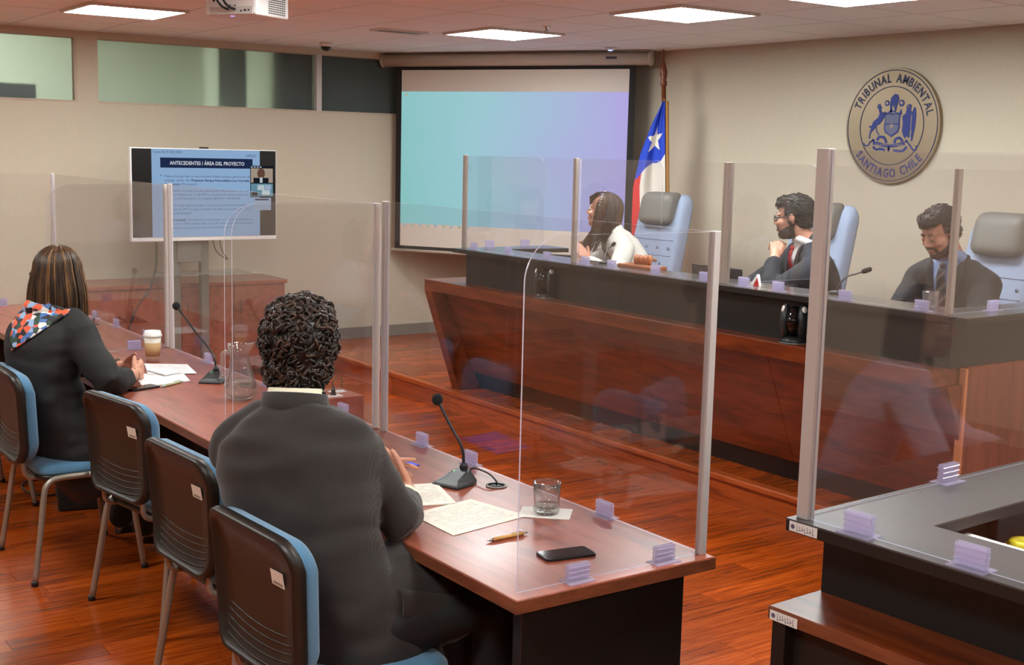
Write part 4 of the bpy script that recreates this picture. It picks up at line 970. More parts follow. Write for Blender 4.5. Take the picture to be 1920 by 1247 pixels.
MB().tube([g0_, g0_+V((.10, .06, -.006)), g0_+V((.2, .12, -.02))], [.008, .009, .011], 10).build('handle', GW, gv, True)
lt = thing('laptop', 'dark laptop on the bench between the gavel and the judge with red tie', 'laptop', (4.85, 4.85, UZ-.2))
LM = Matrix.Translation((4.84, 4.92, UZ-.11)) @ Matrix.Rotation(.0, 4, 'Z')
MB().box((.0, -.19, 0), (.24, .19, .018), 0, LM).build('base', principled('laptop_grey', lin(60, 58, 58), .4, .2), lt, False, .004)
MB().box((-.008, -.19, .018), (.0, .19, .165), 0, LM @ Matrix.Rotation(-.15, 4, 'Y')).build('lid', MATS['laptop_grey'], lt, False, .003)
MB().box((4.82, 4.70, LZ), (5.1, 5.30, UZ-.11)).build('riser', BLACKP, lt)
t = thing('folded_card', 'small red and white folded card standing on the bench', 'card', (4.66, 4.47, UZ))
m = MB().prism([(4.64, 4.44, UZ), (4.64, 4.50, UZ), (4.655, 4.47, UZ+.055)], (.02, .0, 0)); m.build('white_side', PAPER, t); m = MB().prism([(4.638, 4.435, UZ+.0), (4.638, 4.475, UZ+.0), (4.647, 4.457, UZ+.04)], (-.002, 0, 0)); m.build('red_side', MATS['flag_red'], t)
bg = thing('water_glass', 'cut drinking glass on the bench before the judge looking down', 'glass', (4.665, 3.44, UZ)); gc = V((4.665, 3.44, UZ))
MB().lathe([(0, 0), (.03, 0), (.036, .075), (.034, .076), (.028, .012), (0, .011)], gc, 16).build('tumbler', GLASS, bg)
kk = thing('key_ring', 'small bunch of metal keys next to the glass on the bench', 'keys', (4.7, 3.36, UZ))
MB().tube([(4.70+.016*math.cos(2*PI*k/16), 3.36+.016*math.sin(2*PI*k/16), UZ+.004) for k in range(16)], .0018, 6, 0, False, True).build('ring', CHROME, kk, True)
for k in range(3): MB().box((0, -.005, 0), (.05, .005, .0025), 0, Matrix.Translation((4.70, 3.36, UZ+.001+.003*k)) @ Matrix.Rotation(2.2+.7*k, 4, 'Z')).build('key', GREYM, kk)

# ================================================================ floor things
fb = thing('floor_outlet_box', 'low wooden outlet box with white sockets standing on the floor beyond the tables', 'outlet box', (3.75, 7.4, 0))
MB().box((3.5, 7.27, 0), (3.95, 7.60, .17)).build('body', TABLEW, fb, False, .003)
for x, y in ((3.60, 7.35), (3.60, 7.5), (3.76, 7.34), (3.85, 7.46)):
    p = MB().box((x-.055, y-.035, .17), (x+.055, y+.035, .176)).build('socket_plate', WHITEP, fb, False, .002)
    MB().box((x-.03, y-.02, .176), (x+.03, y+.02, .179)).build('socket', principled('socket_grey', lin(206, 204, 200), .5), p, False, .001)
MB().tube([(3.76, 7.34, .178), (3.76, 7.34, .235)], [.02, .008], 10).build('plug', BLACKP, fb, True)
c = thing('power_cable', 'black cable plugged into the floor outlet box', 'cable', (3.8, 7.4, .2)); MB().tube(curve([(3.76, 7.34, .235), (3.76, 7.345, .27), (3.85, 7.40, .27), (3.88, 7.46, .19)], 8), .004, 6).build('cord', BLACKP, c, True)
bgm = principled('bag_black', lin(18, 17, 17), .5)
bb = thing('briefcase', 'black briefcase standing on the floor beneath the table', 'bag', (1.9, 6.1, 0)); BM = Matrix.Translation((1.86, 6.13, 0)) @ Matrix.Rotation(-.25, 4, 'Z')
MB().box((-.2, -.06, 0), (.2, .06, .30), 0, BM).build('body', bgm, bb, False, .012); MB().tube([BM @ V(p) for p in curve([(-.07, 0, .30), (-.065, 0, .33), (0, 0, .34), (.065, 0, .33), (.07, 0, .30)], 5)], .008, 8).build('handle', bgm, bb, True)
MB().box((-.2, -.066, .17), (.2, -.06, .30), 0, BM).build('flap', bgm, bb, False, .003)
MB().box((-.02, -.07, .18), (.02, -.066, .2), 0, BM).build('clasp', CHROME, bb)
c = MB().tube([(1.71+.10*math.cos(2*PI*k/40), 6.60+.17*math.sin(2*PI*k/40), .006+.004*math.sin(k)) for k in range(40)], .005, 6, 0, False, True)
tag(c.build('cable_loop', BLACKP, None, True), 'loop of black cable lying on the floor under the first chairs', 'cable')

# ================================================================ inside the clerk's desk
mn = thing('monitor', 'dark flat monitor seen through the opening of the clerk desk', 'monitor', (3.05, 1.78, .75)); MM = Matrix.Translation((3.0, 1.93, .752)) @ Matrix.Rotation(.05, 4, 'Z')
MB().box((-.06, -.02, 0), (.4, .01, .15), 0, MM).build('panel', BLACKP, mn, False, .004); MB().box((.1, -.08, 0), (.24, .04, .008), 0, MM).build('foot', BLACKP, mn); MB().box((.15, .01, .008), (.19, .03, .1), 0, MM).build('neck', GREYM, mn)
kb = thing('keyboard', 'pale keyboard on the clerk worktop', 'keyboard', (3.2, 1.66, .75)); KM = Matrix.Translation((3.22, 1.68, .752)) @ Matrix.Rotation(.05, 4, 'Z')
MB().box((-.22, -.07, 0), (.22, .07, .016), 0, KM).build('case', WHITEP, kb, False, .003)
km = MB().box((0, 0, .016), (.022, .02, .021)).mesh('key'); km.materials.append(principled('key_grey', lin(196, 196, 200), .5))
for i in range(16):
    for j in range(5):
        o = bpy.data.objects.new('key', km); C.objects.link(o); o.parent = kb; o.matrix_parent_inverse = base_matrix(kb).inverted(); o.matrix_basis = KM @ Matrix.Translation((-.212+.0265*i, -.06+.025*j, 0))
sheet('paper_stack', 'stack of printed pages on the clerk worktop behind the ledge', 'paper', [(2.70, 1.56), (2.94, 1.57), (2.92, 1.80), (2.69, 1.80)], .7506, .085, PAPER, 12, lcol=INK, lw_=.003)
wm_ = thing('monitor', 'white edged monitor just behind the near ledge of the clerk desk', 'monitor', (2.58, 1.55, .75))
MB().box((2.57, 1.33, .775), (2.60, 1.765, .905)).build('case', WHITEP, wm_, False, .004); MB().box((2.60, 1.345, .79), (2.603, 1.75, .895)).build('screen', BLACKG, wm_); MB().box((2.555, 1.5, .7505), (2.63, 1.62, .776)).build('foot', WHITEP, wm_)
o = MB().tube([(2.80+.026*math.cos(2*PI*k/24), 1.745+.026*math.sin(2*PI*k/24), .8487) for k in range(24)], .012, 8, 0, False, True); tag(o.build('tape_roll', principled('tape_yellow', lin(226, 206, 40), .4), None, True), 'yellow roll of tape lying on the clerk stack of pages', 'tape')
# ================================================================ people
from mathutils.bvhtree import BVHTree
def blob(mb, voxel=.005, smooth=4, fac=.5):
    """union of overlapping closed pieces into one continuous skin"""
    me = mb.mesh('tmp'); o = bpy.data.objects.new('tmp', me); C.objects.link(o)
    r = o.modifiers.new('r', 'REMESH'); r.mode = 'VOXEL'; r.voxel_size = voxel; r.use_smooth_shade = True
    if smooth: s = o.modifiers.new('s', 'SMOOTH'); s.iterations = smooth; s.factor = fac
    dg = bpy.context.evaluated_depsgraph_get(); dg.update()
    out = bpy.data.meshes.new_from_object(o.evaluated_get(dg)); bpy.data.objects.remove(o); bpy.data.meshes.remove(me); out.materials.clear()
    return out
def folds(me, amp=.005, freq=9, stretch=(1, 1, .45), seed=0):
    me.update(); ns = [V(v.normal) for v in me.vertices]
    for v, nn in zip(me.vertices, ns):
        p = V((v.co.x*stretch[0], v.co.y*stretch[1], v.co.z*stretch[2]))*freq+V((seed, seed*.7, 0))
        v.co += nn*amp*(noise.noise(p)+.5*noise.noise(p*2.3))
def split(me, pred):
    """faces whose centre satisfies pred go to a second mesh"""
    bm = bmesh.new(); bm.from_mesh(me); b2 = bm.copy()
    bmesh.ops.delete(bm, geom=[f for f in bm.faces if pred(f.calc_center_median())], context='FACES')
    bmesh.ops.delete(b2, geom=[f for f in b2.faces if not pred(f.calc_center_median())], context='FACES')
    a = bpy.data.meshes.new('a'); b = bpy.data.meshes.new('b'); bm.to_mesh(a); b2.to_mesh(b); bm.free(); b2.free(); return a, b
def offset(me, d, fn=None):
    me.update(); ns = [V(v.normal) for v in me.vertices]
    for v, nn in zip(me.vertices, ns): v.co += nn*(d if fn is None else fn(v.co))
def bvh(me): return BVHTree.FromPolygons([v.co for v in me.vertices], [list(p.vertices) for p in me.polygons])
def drape(tree, grid, ray, off):
    """grid rows of points thrown along ray on a surface -> thin patch"""
    m = MB(); R = V(ray).normalized(); rows_ = []
    for row in grid:
        rr_ = []
        for p in row:
            h = tree.ray_cast(V(p)-R*.5, R)[0]; h = h or tree.find_nearest(V(p))[0]; rr_.append(h-R*off)
        rows_.append(rr_)
    w_ = len(rows_[0]); vs = [p for r in rows_ for p in r]
    m.add(vs, [(j*w_+i, j*w_+i+1, (j+1)*w_+i+1, (j+1)*w_+i) for j in range(len(rows_)-1) for i in range(w_-1)]); return m
def yawv(a): a = math.radians(a); return V((math.cos(a), math.sin(a), 0))
def leftv(a): return yawv(a+90)
def head_matrix(c, y, p=0, roll=0):
    return Matrix.Translation(V(c)) @ Matrix.Rotation(math.radians(y), 4, 'Z') @ Matrix.Rotation(math.radians(-p), 4, 'Y') @ Matrix.Rotation(math.radians(roll), 4, 'X')
def head_shape(mb, H, k=1.0, fem=False):
    r3 = H.to_3x3(); E = lambda c, r: mb.ell(H @ (V(c)*k), tuple(q*k for q in r), 20, 14, r3.to_4x4())
    E((-.014, 0, .034), (.100, .077, .088)); E((.028, 0, -.028), (.066, .060, .086)); E((.056, 0, -.090), (.030, .030 if fem else .034, .024))
    for s in (-1, 1):
        E((.018, .042*s, -.066), (.042, .020, .030)); E((.076, .028*s, .022), (.013, .026, .009)); E((.060, .040*s, -.026), (.026, .022, .022))
        E((-.004, .076*s, -.006), (.020, .008, .032)); E((-.010, .082*s, .004), (.017, .007, .022)); E((.094, .011*s, -.031), (.011, .008, .008))
    E((.088, 0, -.056), (.010, .021, .0065)); E((.085, 0, -.068), (.010, .019, .0065))
    mb.limb([(H @ (V((.088, 0, .012))*k), .008*k), (H @ (V((.106, 0, -.024))*k), .011*k)])
def face_bits(par, H, k=1.0, iris=(60, 36, 22), brow=None, lips=(170, 92, 84), closed=False):
    m = MB(); mi = MB()
    for s in (-1, 1):
        c = H @ (V((.0795, .031*s, .002))*k); m.ell(c, .0115*k, 12, 8)
        mi.ell(H @ (V((.0898, .031*s, .000 if not closed else -.004))*k), (.0028*k, .0048*k, .0048*k), 10, 6, H.to_3x3().to_4x4())
    m.build('eyes', principled('eye_white', lin(222, 214, 206), .3), par, True, 0, 0, True); mi.build('irises', principled('iris_%d' % iris[0], lin(*iris), .3), par, True, 0, 0, True)
    m = MB()
    for s in (-1, 1): m.tube([H @ (V(p)*k) for p in ((.088, .012*s, .024), (.086, .03*s, .030), (.070, .05*s, .024))], [.0035, .004, .002], 6)
    m.build('eyebrows', brow or principled('brow_dark', lin(40, 28, 22), .7), par, True, 0, 0, True)
    m = MB(); m.tube([H @ (V(p)*k) for p in ((.084, -.021, -.062), (.0955, -.008, -.060), (.097, 0, -.061), (.0955, .008, -.060), (.084, .021, -.062))], [.001, .0038, .004, .0038, .001], 8)
    m.tube([H @ (V(p)*k) for p in ((.084, -.02, -.063), (.094, -.008, -.068), (.0945, .008, -.068), (.084, .02, -.063))], [.001, .004, .004, .001], 8)
    m.build('lips', principled('lips_%d' % lips[0], lin(*lips), .5), par, True, 0, 0, True)
    if closed:
        m = MB()
        for s in (-1, 1): m.ell(H @ (V((.081, .031*s, .0045))*k), (.0125*k, .0135*k, .0105*k), 12, 8, H.to_3x3().to_4x4())
        m.build('eyelids', SKIN, par, True, 0, 0, True)
def hand(mb, W, F, N, side, curl=(.3, .3, .3, .3), spread=.06, thumb=(.5, .6, .2), k=1.0):
    """W wrist, F finger direction, N palm normal, side +1 thumb lies to N x F side"""
    W = V(W); F = V(F).normalized(); N = V(N); N = (N-F*N.dot(F)).normalized(); L = N.cross(F)*side
    lens = ((.042, .026, .020), (.047, .030, .022), (.043, .028, .021), (.033, .021, .018)); tips = []
    for i in range(4):
        o = .030-.020*i; kn = W+(F*(.088-.004*abs(i-1)-(.006 if i == 3 else 0))+L*o+N*-.002)*k
        mb.limb([(W+F*.01*k+L*o*.5*k, .0145*k), (W+F*.05*k+L*o*.85*k, .0135*k), (kn, .0105*k)], 10)
        d = (F+L*(1.5-i)*spread).normalized(); p = kn; a = 0; pts = [(p, .0098*k)]
        for j, sl_ in enumerate(lens[i]):
            a += curl[i]*(1, 1.2, .8)[j]; dd = d*math.cos(a)+N*math.sin(a); p = p+dd*sl_*k; pts.append((p, (.0086, .0078, .0068)[j]*k))
        mb.limb(pts, 10); tips.append(p)
    t0 = W+(F*.022+L*.022)*k; td = (F*thumb[0]+L*thumb[1]+N*thumb[2]).normalized(); t1 = t0+td*.042*k; td2 = (td+F*.35).normalized(); t2 = t1+td2*.032*k; t3 = t2+(td2+F*.2+N*.15).normalized()*.024*k
    mb.limb([(t0, .015*k), (t1, .0115*k), (t2, .0098*k), (t3, .0078*k)], 10)
    return tips
def arm(mb, a, b, c, r): mb.limb([(a, r[0]), (V(a).lerp(V(b), .5), (r[0]+r[1])/2*1.02), (b, r[1]), (V(b).lerp(V(c), .35), r[1]*1.0), (c, r[2])], 14)
def torso(mb, P, N, yp, yc, dims, bend=(0, 0, 0), n=28, sq=2.4):
    P, N, B = V(P), V(N), V(bend); rs = []
    f = lambda t: P.lerp(N, t)+B*(4*t*(1-t))
    for t, wd, dp, fo in dims:
        c = f(t); tg = (f(t+.02)-f(t-.02)).normalized(); y_ = yp+(yc-yp)*max(0, min(1, t)); l_ = leftv(y_); l_ = (l_-tg*l_.dot(tg)).normalized(); fw_ = l_.cross(tg)
        ring = []
        for j in range(n):
            a = 2*PI*j/n; ca, sa_ = math.cos(a), math.sin(a); e = 2/sq
            ring.append(c+fw_*fo+l_*wd*math.copysign(abs(ca)**e, ca)+fw_*dp*math.copysign(abs(sa_)**e, sa_))
        rs.append(ring)
    mb.rings(rs)
def strands(mb, H, paths, r=.0035, mi=lambda: 0, n=5, taper=.4):
    for p in paths:
        k = len(p); mb.tube([H @ q for q in p], [r*(1-(1-taper)*(i/(k-1))**2) for i in range(k)], n, mi())
def hair_mat(name, dark, light, tips=None, amount=.5, rough=.38):
    m = principled(name, lin(*dark), rough); n, l, b = nodes(m); b.inputs['Specular IOR Level'].default_value = .35
    g = n.new('ShaderNodeNewGeometry'); mp = n.new('ShaderNodeMapping'); mp.inputs['Scale'].default_value = (60, 60, 3); l.new(g.outputs['Position'], mp.inputs['Vector'])
    nz = n.new('ShaderNodeTexNoise'); nz.inputs['Scale'].default_value = 1; nz.inputs['Detail'].default_value = 3; l.new(mp.outputs[0], nz.inputs['Vector'])
    r = ramp(n, [(.35, lin(*dark)), (.35+.4*(1-amount)+.1, lin(*light))]); l.new(nz.outputs['Fac'], r.inputs[0]); l.new(r.outputs[0], b.inputs['Base Color']); return m

def check_cloth(name, c1, c2, scale=260):
    m = principled(name, lin(*c1), .85); n, l, b = nodes(m); b.inputs['Sheen Weight'].default_value = .15
    g = n.new('ShaderNodeTexCoord'); out = []
    mp = n.new('ShaderNodeMapping'); mp.inputs['Rotation'].default_value = (0, 0, .9); l.new(g.outputs['Object'], mp.inputs['Vector'])
    for d in ('X', 'Z'):
        w_ = n.new('ShaderNodeTexWave'); w_.bands_direction = d; w_.inputs['Scale'].default_value = scale/6.28/2; l.new(mp.outputs[0], w_.inputs['Vector']); out.append(w_.outputs['Fac'])
    mu = n.new('ShaderNodeMath'); mu.operation = 'ADD'; l.new(out[0], mu.inputs[0]); l.new(out[1], mu.inputs[1])
    r = ramp(n, [(.25, lin(*c1)), (.85, lin(*c2))]); hf = n.new('ShaderNodeMath'); hf.operation = 'MULTIPLY'; hf.inputs[1].default_value = .5; l.new(mu.outputs[0], hf.inputs[0]); l.new(hf.outputs[0], r.inputs[0]); l.new(r.outputs[0], b.inputs['Base Color'])
    return m
SUIT_D = (( -.10, .165, .125, .0), (.05, .185, .140, .0), (.25, .172, .128, .0), (.5, .178, .125, 0), (.72, .195, .128, 0), (.86, .190, .112, -.005), (.95, .13, .085, -.012), (1.0, .075, .065, -.012))
BODY_D = tuple((t, w_*.88, d*.86, f) for t, w_, d, f in SUIT_D)
def legs(mb, hips, knees, ankles, toes, r=(.082, .062, .042, .036)):
    for h, k_, a, t in zip(hips, knees, ankles, toes): mb.limb([(h, r[0]), (V(h).lerp(V(k_), .5), (r[0]+r[1])/2), (k_, r[1]), (V(k_).lerp(V(a), .4), r[1]*.9), (a, r[2])], 14)
def person(name, label, J, cloth, opt):
    """J joints in world space; body = one skin, clothing and hair are its children"""
    b = MB(); H = J['head']
    head_shape(b, H, opt.get('k', 1), opt.get('fem', False)); N = V(J['neck'])
    b.limb([(H @ V((-.018, 0, -.05)), .050 if opt.get('fem') else .056), (N+V((0, 0, .03)), .052 if opt.get('fem') else .060), (N-V((0, 0, .05)), .075)], 16)
    yp, yc = J['yaw']; P = V(J['pelvis'])
    torso(b, P, N, yp, yc, BODY_D, J.get('bend', (0, 0, 0)))
    for s in 'LR':
        arm(b, J['sh'+s], J['el'+s], J['wr'+s], (.05, .04, .027)); hd_ = J['hand'+s]; b.limb([(J['wr'+s], .027), (V(J['wr'+s])+V(hd_['F']).normalized()*.03, .024)], 10)
        hand(b, J['wr'+s], hd_['F'], hd_['N'], hd_['side'], hd_.get('curl', (.35, .35, .4, .45)), hd_.get('spread', .05), hd_.get('thumb', (.6, .6, .25)), opt.get('hk', 1))
    legs(b, J['hips'], J['knees'], J['ankles'], J['toes'])
    for a, t in zip(J['ankles'], J['toes']): b.limb([(a, .042), (V(a)-V((0, 0, .03)), .042), (t, .03)], 12)
    me = blob(b, opt.get('voxel', .0048), 3)
    body = obj(name, me, opt.get('skin', SKIN), None, True); tag(body, label, 'person')
    # upper garment
    g = MB(); torso(g, P, N, yp, yc, cloth.get('dims', SUIT_D), J.get('bend', (0, 0, 0)))
    wd = cloth.get('r', (.070, .058, .045))
    for s in 'LR':
        e = V(J['wr'+s]); el = V(J['el'+s]); e2 = el.lerp(e, cloth.get('cuff', .92))
        g.limb([(V(J['sh'+s]).lerp(N, .5), .078), (V(J['sh'+s]).lerp(N, .2), .08), (J['sh'+s], wd[0]+.005)], 14); arm(g, J['sh'+s], el, e2, wd)
    if 'open' in cloth: g.limb([(N+V((0, 0, .025)), .064), (N-V((0, 0, .07)), .088)], 16)
    for q in cloth.get('extra', []): g.limb(q, 14)
    gm = blob(g, cloth.get('voxel', .008), 14); folds(gm, cloth.get('amp', .006), cloth.get('freq', 10), cloth.get('stretch', (1, 1, .6)), cloth.get('seed', 0)); tree = bvh(gm)
    if 'open' in cloth:      # lapels and tie lie on the trunk, not on an arm held before it
        g = MB(); torso(g, P, N, yp, yc, cloth.get('dims', SUIT_D), J.get('bend', (0, 0, 0))); g.limb([(N+V((0, 0, .025)), .064), (N-V((0, 0, .07)), .088)], 16)
        for s in 'LR': g.limb([(V(J['sh'+s]).lerp(N, .5), .078), (V(J['sh'+s]).lerp(N, .2), .08), (J['sh'+s], wd[0]+.005)], 14)
        tm2 = blob(g, .008, 14); folds(tm2, cloth.get('amp', .006), cloth.get('freq', 10), cloth.get('stretch', (1, 1, .6)), cloth.get('seed', 0)); tree = bvh(tm2); bpy.data.meshes.remove(tm2)
    if 'open' in cloth:
        fw_, l_ = yawv(yc), leftv(yc); top, low, hw = cloth['open']
        def pred(c):
            d = c-N; return d.dot(fw_) > .02 and -low < d.z < top and abs(d.dot(l_)+cloth.get('oshift', 0)) < hw*(1-max(0, -d.z)/low)
        gm, sm_ = split(gm, pred); obj('shirt', sm_, cloth['shirt'], body, True)
    obj(cloth['name'], gm, cloth['mat'], body, True)
    if 'shirt' in cloth:
        for s in 'LR':
            e = V(J['wr'+s]); el = V(J['el'+s]); a = el.lerp(e, cloth.get('cuff', .92)); d = (e-el).normalized(); r = wd[2]*.86
            MB().tube([a-d*.03, a+d*.012, a+d*.022], [r, r, r*.93], 18).build('shirt_cuff', cloth['shirt'], body, True)
    # trousers and shoes
    t = MB(); legs(t, J['hips'], J['knees'], J['ankles'], J['toes'], (.098, .076, .06, .05)); t.ell(P+V((0, 0, -.01)), (.16, .18, .11), 18, 12, Matrix.Rotation(math.radians(yp), 4, 'Z'))
    tm_ = blob(t, .012, 4); folds(tm_, .006, 9, (1, 1, 1), 3); obj('trousers', tm_, cloth.get('legs', principled('dark_trousers', lin(22, 21, 23), .8)), body, True)
    for a, q in zip(J['ankles'], J['toes']):
        sh_ = MB(); a, q = V(a), V(q); fl_ = V((0, 0, a.z-.045)); d = (q-a); d.z = 0
        sh_.limb([(a+V((0, 0, -.02)), .048), (a+V((0, 0, -.05))-d*.12, .040), (a+V((0, 0, -.052))+d*.5, .043), (q, .036)], 12); sme = blob(sh_, .008, 3)
        zf = min(v.co.z for v in sme.vertices)
        obj('shoe', sme, principled('black_leather', lin(18, 17, 17), .3), body, True)
    return body, tree
def seat_legs(P, y, floor, spread=.10, knee=.42, kz=None, fx=.05):
    P = V(P); f, l_ = yawv(y), leftv(y); kz = kz if kz else P.z-.02
    hips = [P+l_*s*.09 for s in (1, -1)]; kn = [V((P.x, P.y, kz))+f*knee+l_*s*spread for s in (1, -1)]
    an = [V((k_.x, k_.y, floor+.09))+f*fx for k_ in kn]; to = [V((a.x, a.y, floor+.036))+f*.16 for a in an]
    return hips, kn, an, to

# ---- 1: the man with curly hair, seen from behind
H1 = head_matrix((1.50, 3.13, 1.218), 60, 4)
P1 = V((1.50, 2.90, .54)); hp, kn, an, to = seat_legs(P1, -8, 0, .12, .40, .56, .03)
J1 = dict(head=H1, neck=(1.455, 3.06, 1.078), pelvis=P1, yaw=(10, 48), bend=(-.05, -.04, 0), hips=hp, knees=kn, ankles=an, toes=to,
          shL=(1.335, 3.175, .972), shR=(1.565, 2.93, .972), elL=(1.50, 3.38, .80), elR=(1.665, 2.855, .79), wrL=(1.775, 3.30, .81), wrR=(1.80, 3.05, .81),
          handL=dict(F=(.75, -.12, .12), N=(.1, -.6, -.7), side=1, curl=(.12, .22, .3, .35), spread=.1, thumb=(.4, .7, .2)),
          handR=dict(F=(.02, .75, .42), N=(-.75, .1, .1), side=-1, curl=(.22, .3, .38, .45), spread=.07, thumb=(.5, .7, .4)))
SHIRT_C = principled('cream_shirt', lin(236, 226, 200), .7); CHECK = check_cloth('grey_check_wool', (23, 19, 18), (54, 46, 42), 1000)
D1 = ((-.42, .21, .165, .01), (-.30, .225, .18, .01), (-.1, .215, .165, 0), (.12, .205, .150, 0), (.32, .20, .14, 0), (.55, .208, .135, 0), (.74, .222, .132, 0), (.87, .212, .112, -.005), (.95, .14, .088, -.012), (1.0, .075, .066, -.012))
man, tr1 = person('person', 'man with curly dark hair in grey checked jacket, seen from behind at the near table', J1,
    dict(name='jacket', mat=CHECK, dims=D1, r=(.073, .057, .046), cuff=.74, shirt=SHIRT_C, amp=.014, freq=6.5, stretch=(.7, .7, 1.5), seed=2, extra=[[(V((1.56, 2.88, .565)), .175), (V((1.67, 2.85, .585)), .15), (V((1.785, 2.81, .555)), .112)]]), dict(k=1.07))
def collar(par, N, y, r, z0, z1, mat, name, tilt=.02, back=0, gap=40, th=.008):
    m = MB(); N = V(N); f, l_ = yawv(y), leftv(y); rs = []
    for k in range(33):
        a = math.radians(gap+(360-2*gap)*k/32); d = f*math.cos(a)+l_*math.sin(a); c = N-f*back
        lo, hi = z0+tilt*math.cos(a)*-1, z1+tilt*math.cos(a)*-1
        rs.append([c+d*(r+.012)+V((0, 0, lo)), c+d*(r+th+.014)+V((0, 0, lo)), c+d*(r+th)+V((0, 0, hi)), c+d*r+V((0, 0, hi))])
    m.rings(rs); return m.build(name, mat, par, True)
collar(man, J1['neck'], 52, .064, .0, .064, SHIRT_C, 'shirt_collar', .012)
collar(man, J1['neck'], 50, .074, -.035, .050, CHECK, 'jacket_collar', .018, .004, 55, .012)
# seams and pocket
fr = V((.35, -.94, 0)).normalized()
g = [[P1+V((.02, 0, .12))+V((.94, .35, 0)).normalized()*u*.16+V((0, 0, -.075*v-.05*u)) for u in [i/6 for i in range(7)]] for v in [j/5 for j in range(6)]]
o = drape(tr1, g, -fr, .006).build('pocket_flap', CHECK, man, True); o.modifiers.new('t', 'SOLIDIFY').thickness = .005
# hair
HM1 = principled('dark_curls', lin(34, 25, 20), .42); HM1b = principled('brown_curls', lin(64, 46, 34), .42)
hb_ = MB(); r3 = H1.to_3x3().to_4x4()
for c_, r_ in (((-.022, 0, .042), (.108, .090, .100)), ((-.070, 0, -.020), (.052, .074, .078)), ((-.075, 0, -.085), (.036, .056, .045)), ((.02, 0, .09), (.082, .078, .055))): hb_.ell(H1 @ (V(c_)*1.08), tuple(q*1.09 for q in r_), 20, 14, r3)
hm = blob(hb_, .008, 3); folds(hm, .010, 30, (1, 1, 1), 5)
def hair_ok(p): return not (p.x > .05 and p.z < .068) and not (p.x > -.02 and p.z < .0 and abs(p.y) > .05)
iH = H1.inverted(); hm, _ = split(hm, lambda c: not hair_ok(iH @ c)); obj('hair', hm, HM1, man, True)
hm.update(); tri = [(V(p.center), V(p.normal)) for p in hm.polygons]; m = MB(); rnd = random.Random(3)
for k in range(620):
    c_, nn = rnd.choice(tri); t_ = nn.orthogonal().normalized(); t_ = (t_*math.cos(k)+nn.cross(t_)*math.sin(k)); bb_ = nn.cross(t_); R_ = rnd.uniform(.006, .012); L_ = rnd.uniform(.008, .022); pts = []
    for j in range(13):
        a = j*.62+k; pts.append(c_+t_*(L_*(j/6-1))+(nn*(.55+.6*math.cos(a))+bb_*math.sin(a))*R_)
    m.tube(pts, [.0025+.0022*math.sin(PI*j/12) for j in range(13)], 5, 0 if rnd.random() < .62 else 1)
m.build('curls', [HM1, HM1b], man, True)
face_bits(man, H1)

# ---- 2: the woman in black with the flowered scarf
H2 = head_matrix((1.515, 5.475, 1.215), 42, -2)
P2 = V((1.50, 5.385, .54)); hp, kn, an, to = seat_legs(P2, -5, 0, .09, .40, .55, .0); an = [V((1.78, 5.56, .11)), V((1.82, 5.36, .11))]; to = [V((1.92, 5.57, .036)), V((1.96, 5.34, .036))]
J2 = dict(head=H2, neck=(1.475, 5.44, 1.075), pelvis=P2, yaw=(8, 26), bend=(-.07, 0, 0), hips=hp, knees=kn, ankles=an, toes=to,
          shL=(1.42, 5.615, .985), shR=(1.535, 5.285, .985), elL=(1.56, 5.75, .80), elR=(1.60, 5.13, .805), wrL=(1.80, 5.555, .79), wrR=(1.775, 5.345, .79),
          handL=dict(F=(.5, -.75, .12), N=(-.75, -.5, -.1), side=1, curl=(.5, .5, .5, .5), spread=.03, thumb=(.6, .4, .2)),
          handR=dict(F=(.6, .62, .06), N=(-.6, .6, -.1), side=-1, curl=(.35, .4, .45, .5), spread=.06, thumb=(.6, .4, .3)))
BLK = speckle('black_wool', lin(26, 25, 25), .2, 300, .8, .1)
D2 = ((-.36, .19, .16, 0), (-.22, .20, .165, 0), (-.05, .19, .15, 0), (.2, .175, .13, 0), (.45, .175, .125, -.005), (.68, .183, .125, -.01), (.84, .178, .112, -.012), (.94, .125, .085, -.012), (1.0, .07, .06, -.01))
wom, tr2 = person('person', 'woman with highlighted brown bob and flowered scarf over a black jacket, at the left', J2, dict(name='jacket', mat=BLK, dims=D2, r=(.074, .060, .05), cuff=.64, amp=.012, freq=7, stretch=(.6, .6, 1.6), seed=7), dict(fem=True, hk=.95))
SCARF = principled('flowered_scarf', lin(30, 30, 34), .6); n, l, b = nodes(SCARF)
g_ = n.new('ShaderNodeNewGeometry'); vo = n.new('ShaderNodeTexVoronoi'); vo.inputs['Scale'].default_value = 40; l.new(g_.outputs['Position'], vo.inputs['Vector'])
sc_ = n.new('ShaderNodeSeparateColor'); l.new(vo.outputs['Color'], sc_.inputs[0])
r = ramp(n, [(0, lin(28, 26, 30)), (.3, lin(226, 92, 50)), (.45, lin(150, 178, 214)), (.62, lin(230, 226, 220)), (.74, lin(40, 70, 50)), (.86, lin(70, 110, 170))]); r.color_ramp.interpolation = 'CONSTANT'; l.new(sc_.outputs[0], r.inputs[0]); l.new(r.outputs[0], b.inputs['Base Color'])
m = MB(); N2 = V(J2['neck']); f_, l2 = yawv(30), leftv(30); rs = []
for k in range(48):
    a = 2*PI*k/48; d = f_*math.cos(a)+l2*math.sin(a); c = N2-f_*.012+d*(.083+.01*math.sin(3*a)); rs.append([c+d*(.026*math.cos(q))+V((0, 0, -.002-.022*math.cos(a)+.030*math.sin(q)+.006*math.sin(5*a+q))) for q in [2*PI*j/10 for j in range(10)]])
m.rings(rs, 0, False, True); sf = m.build('scarf', SCARF, wom, True)
bk = -yawv(58); lat = leftv(58)
g = [[N2+V((0, 0, .035))+lat*((u-.5)*.30*(1-v)**.9+.115*v+.02)+V((0, 0, -.185*v)) for u in [i/14 for i in range(15)]] for v in [j/12 for j in range(13)]]
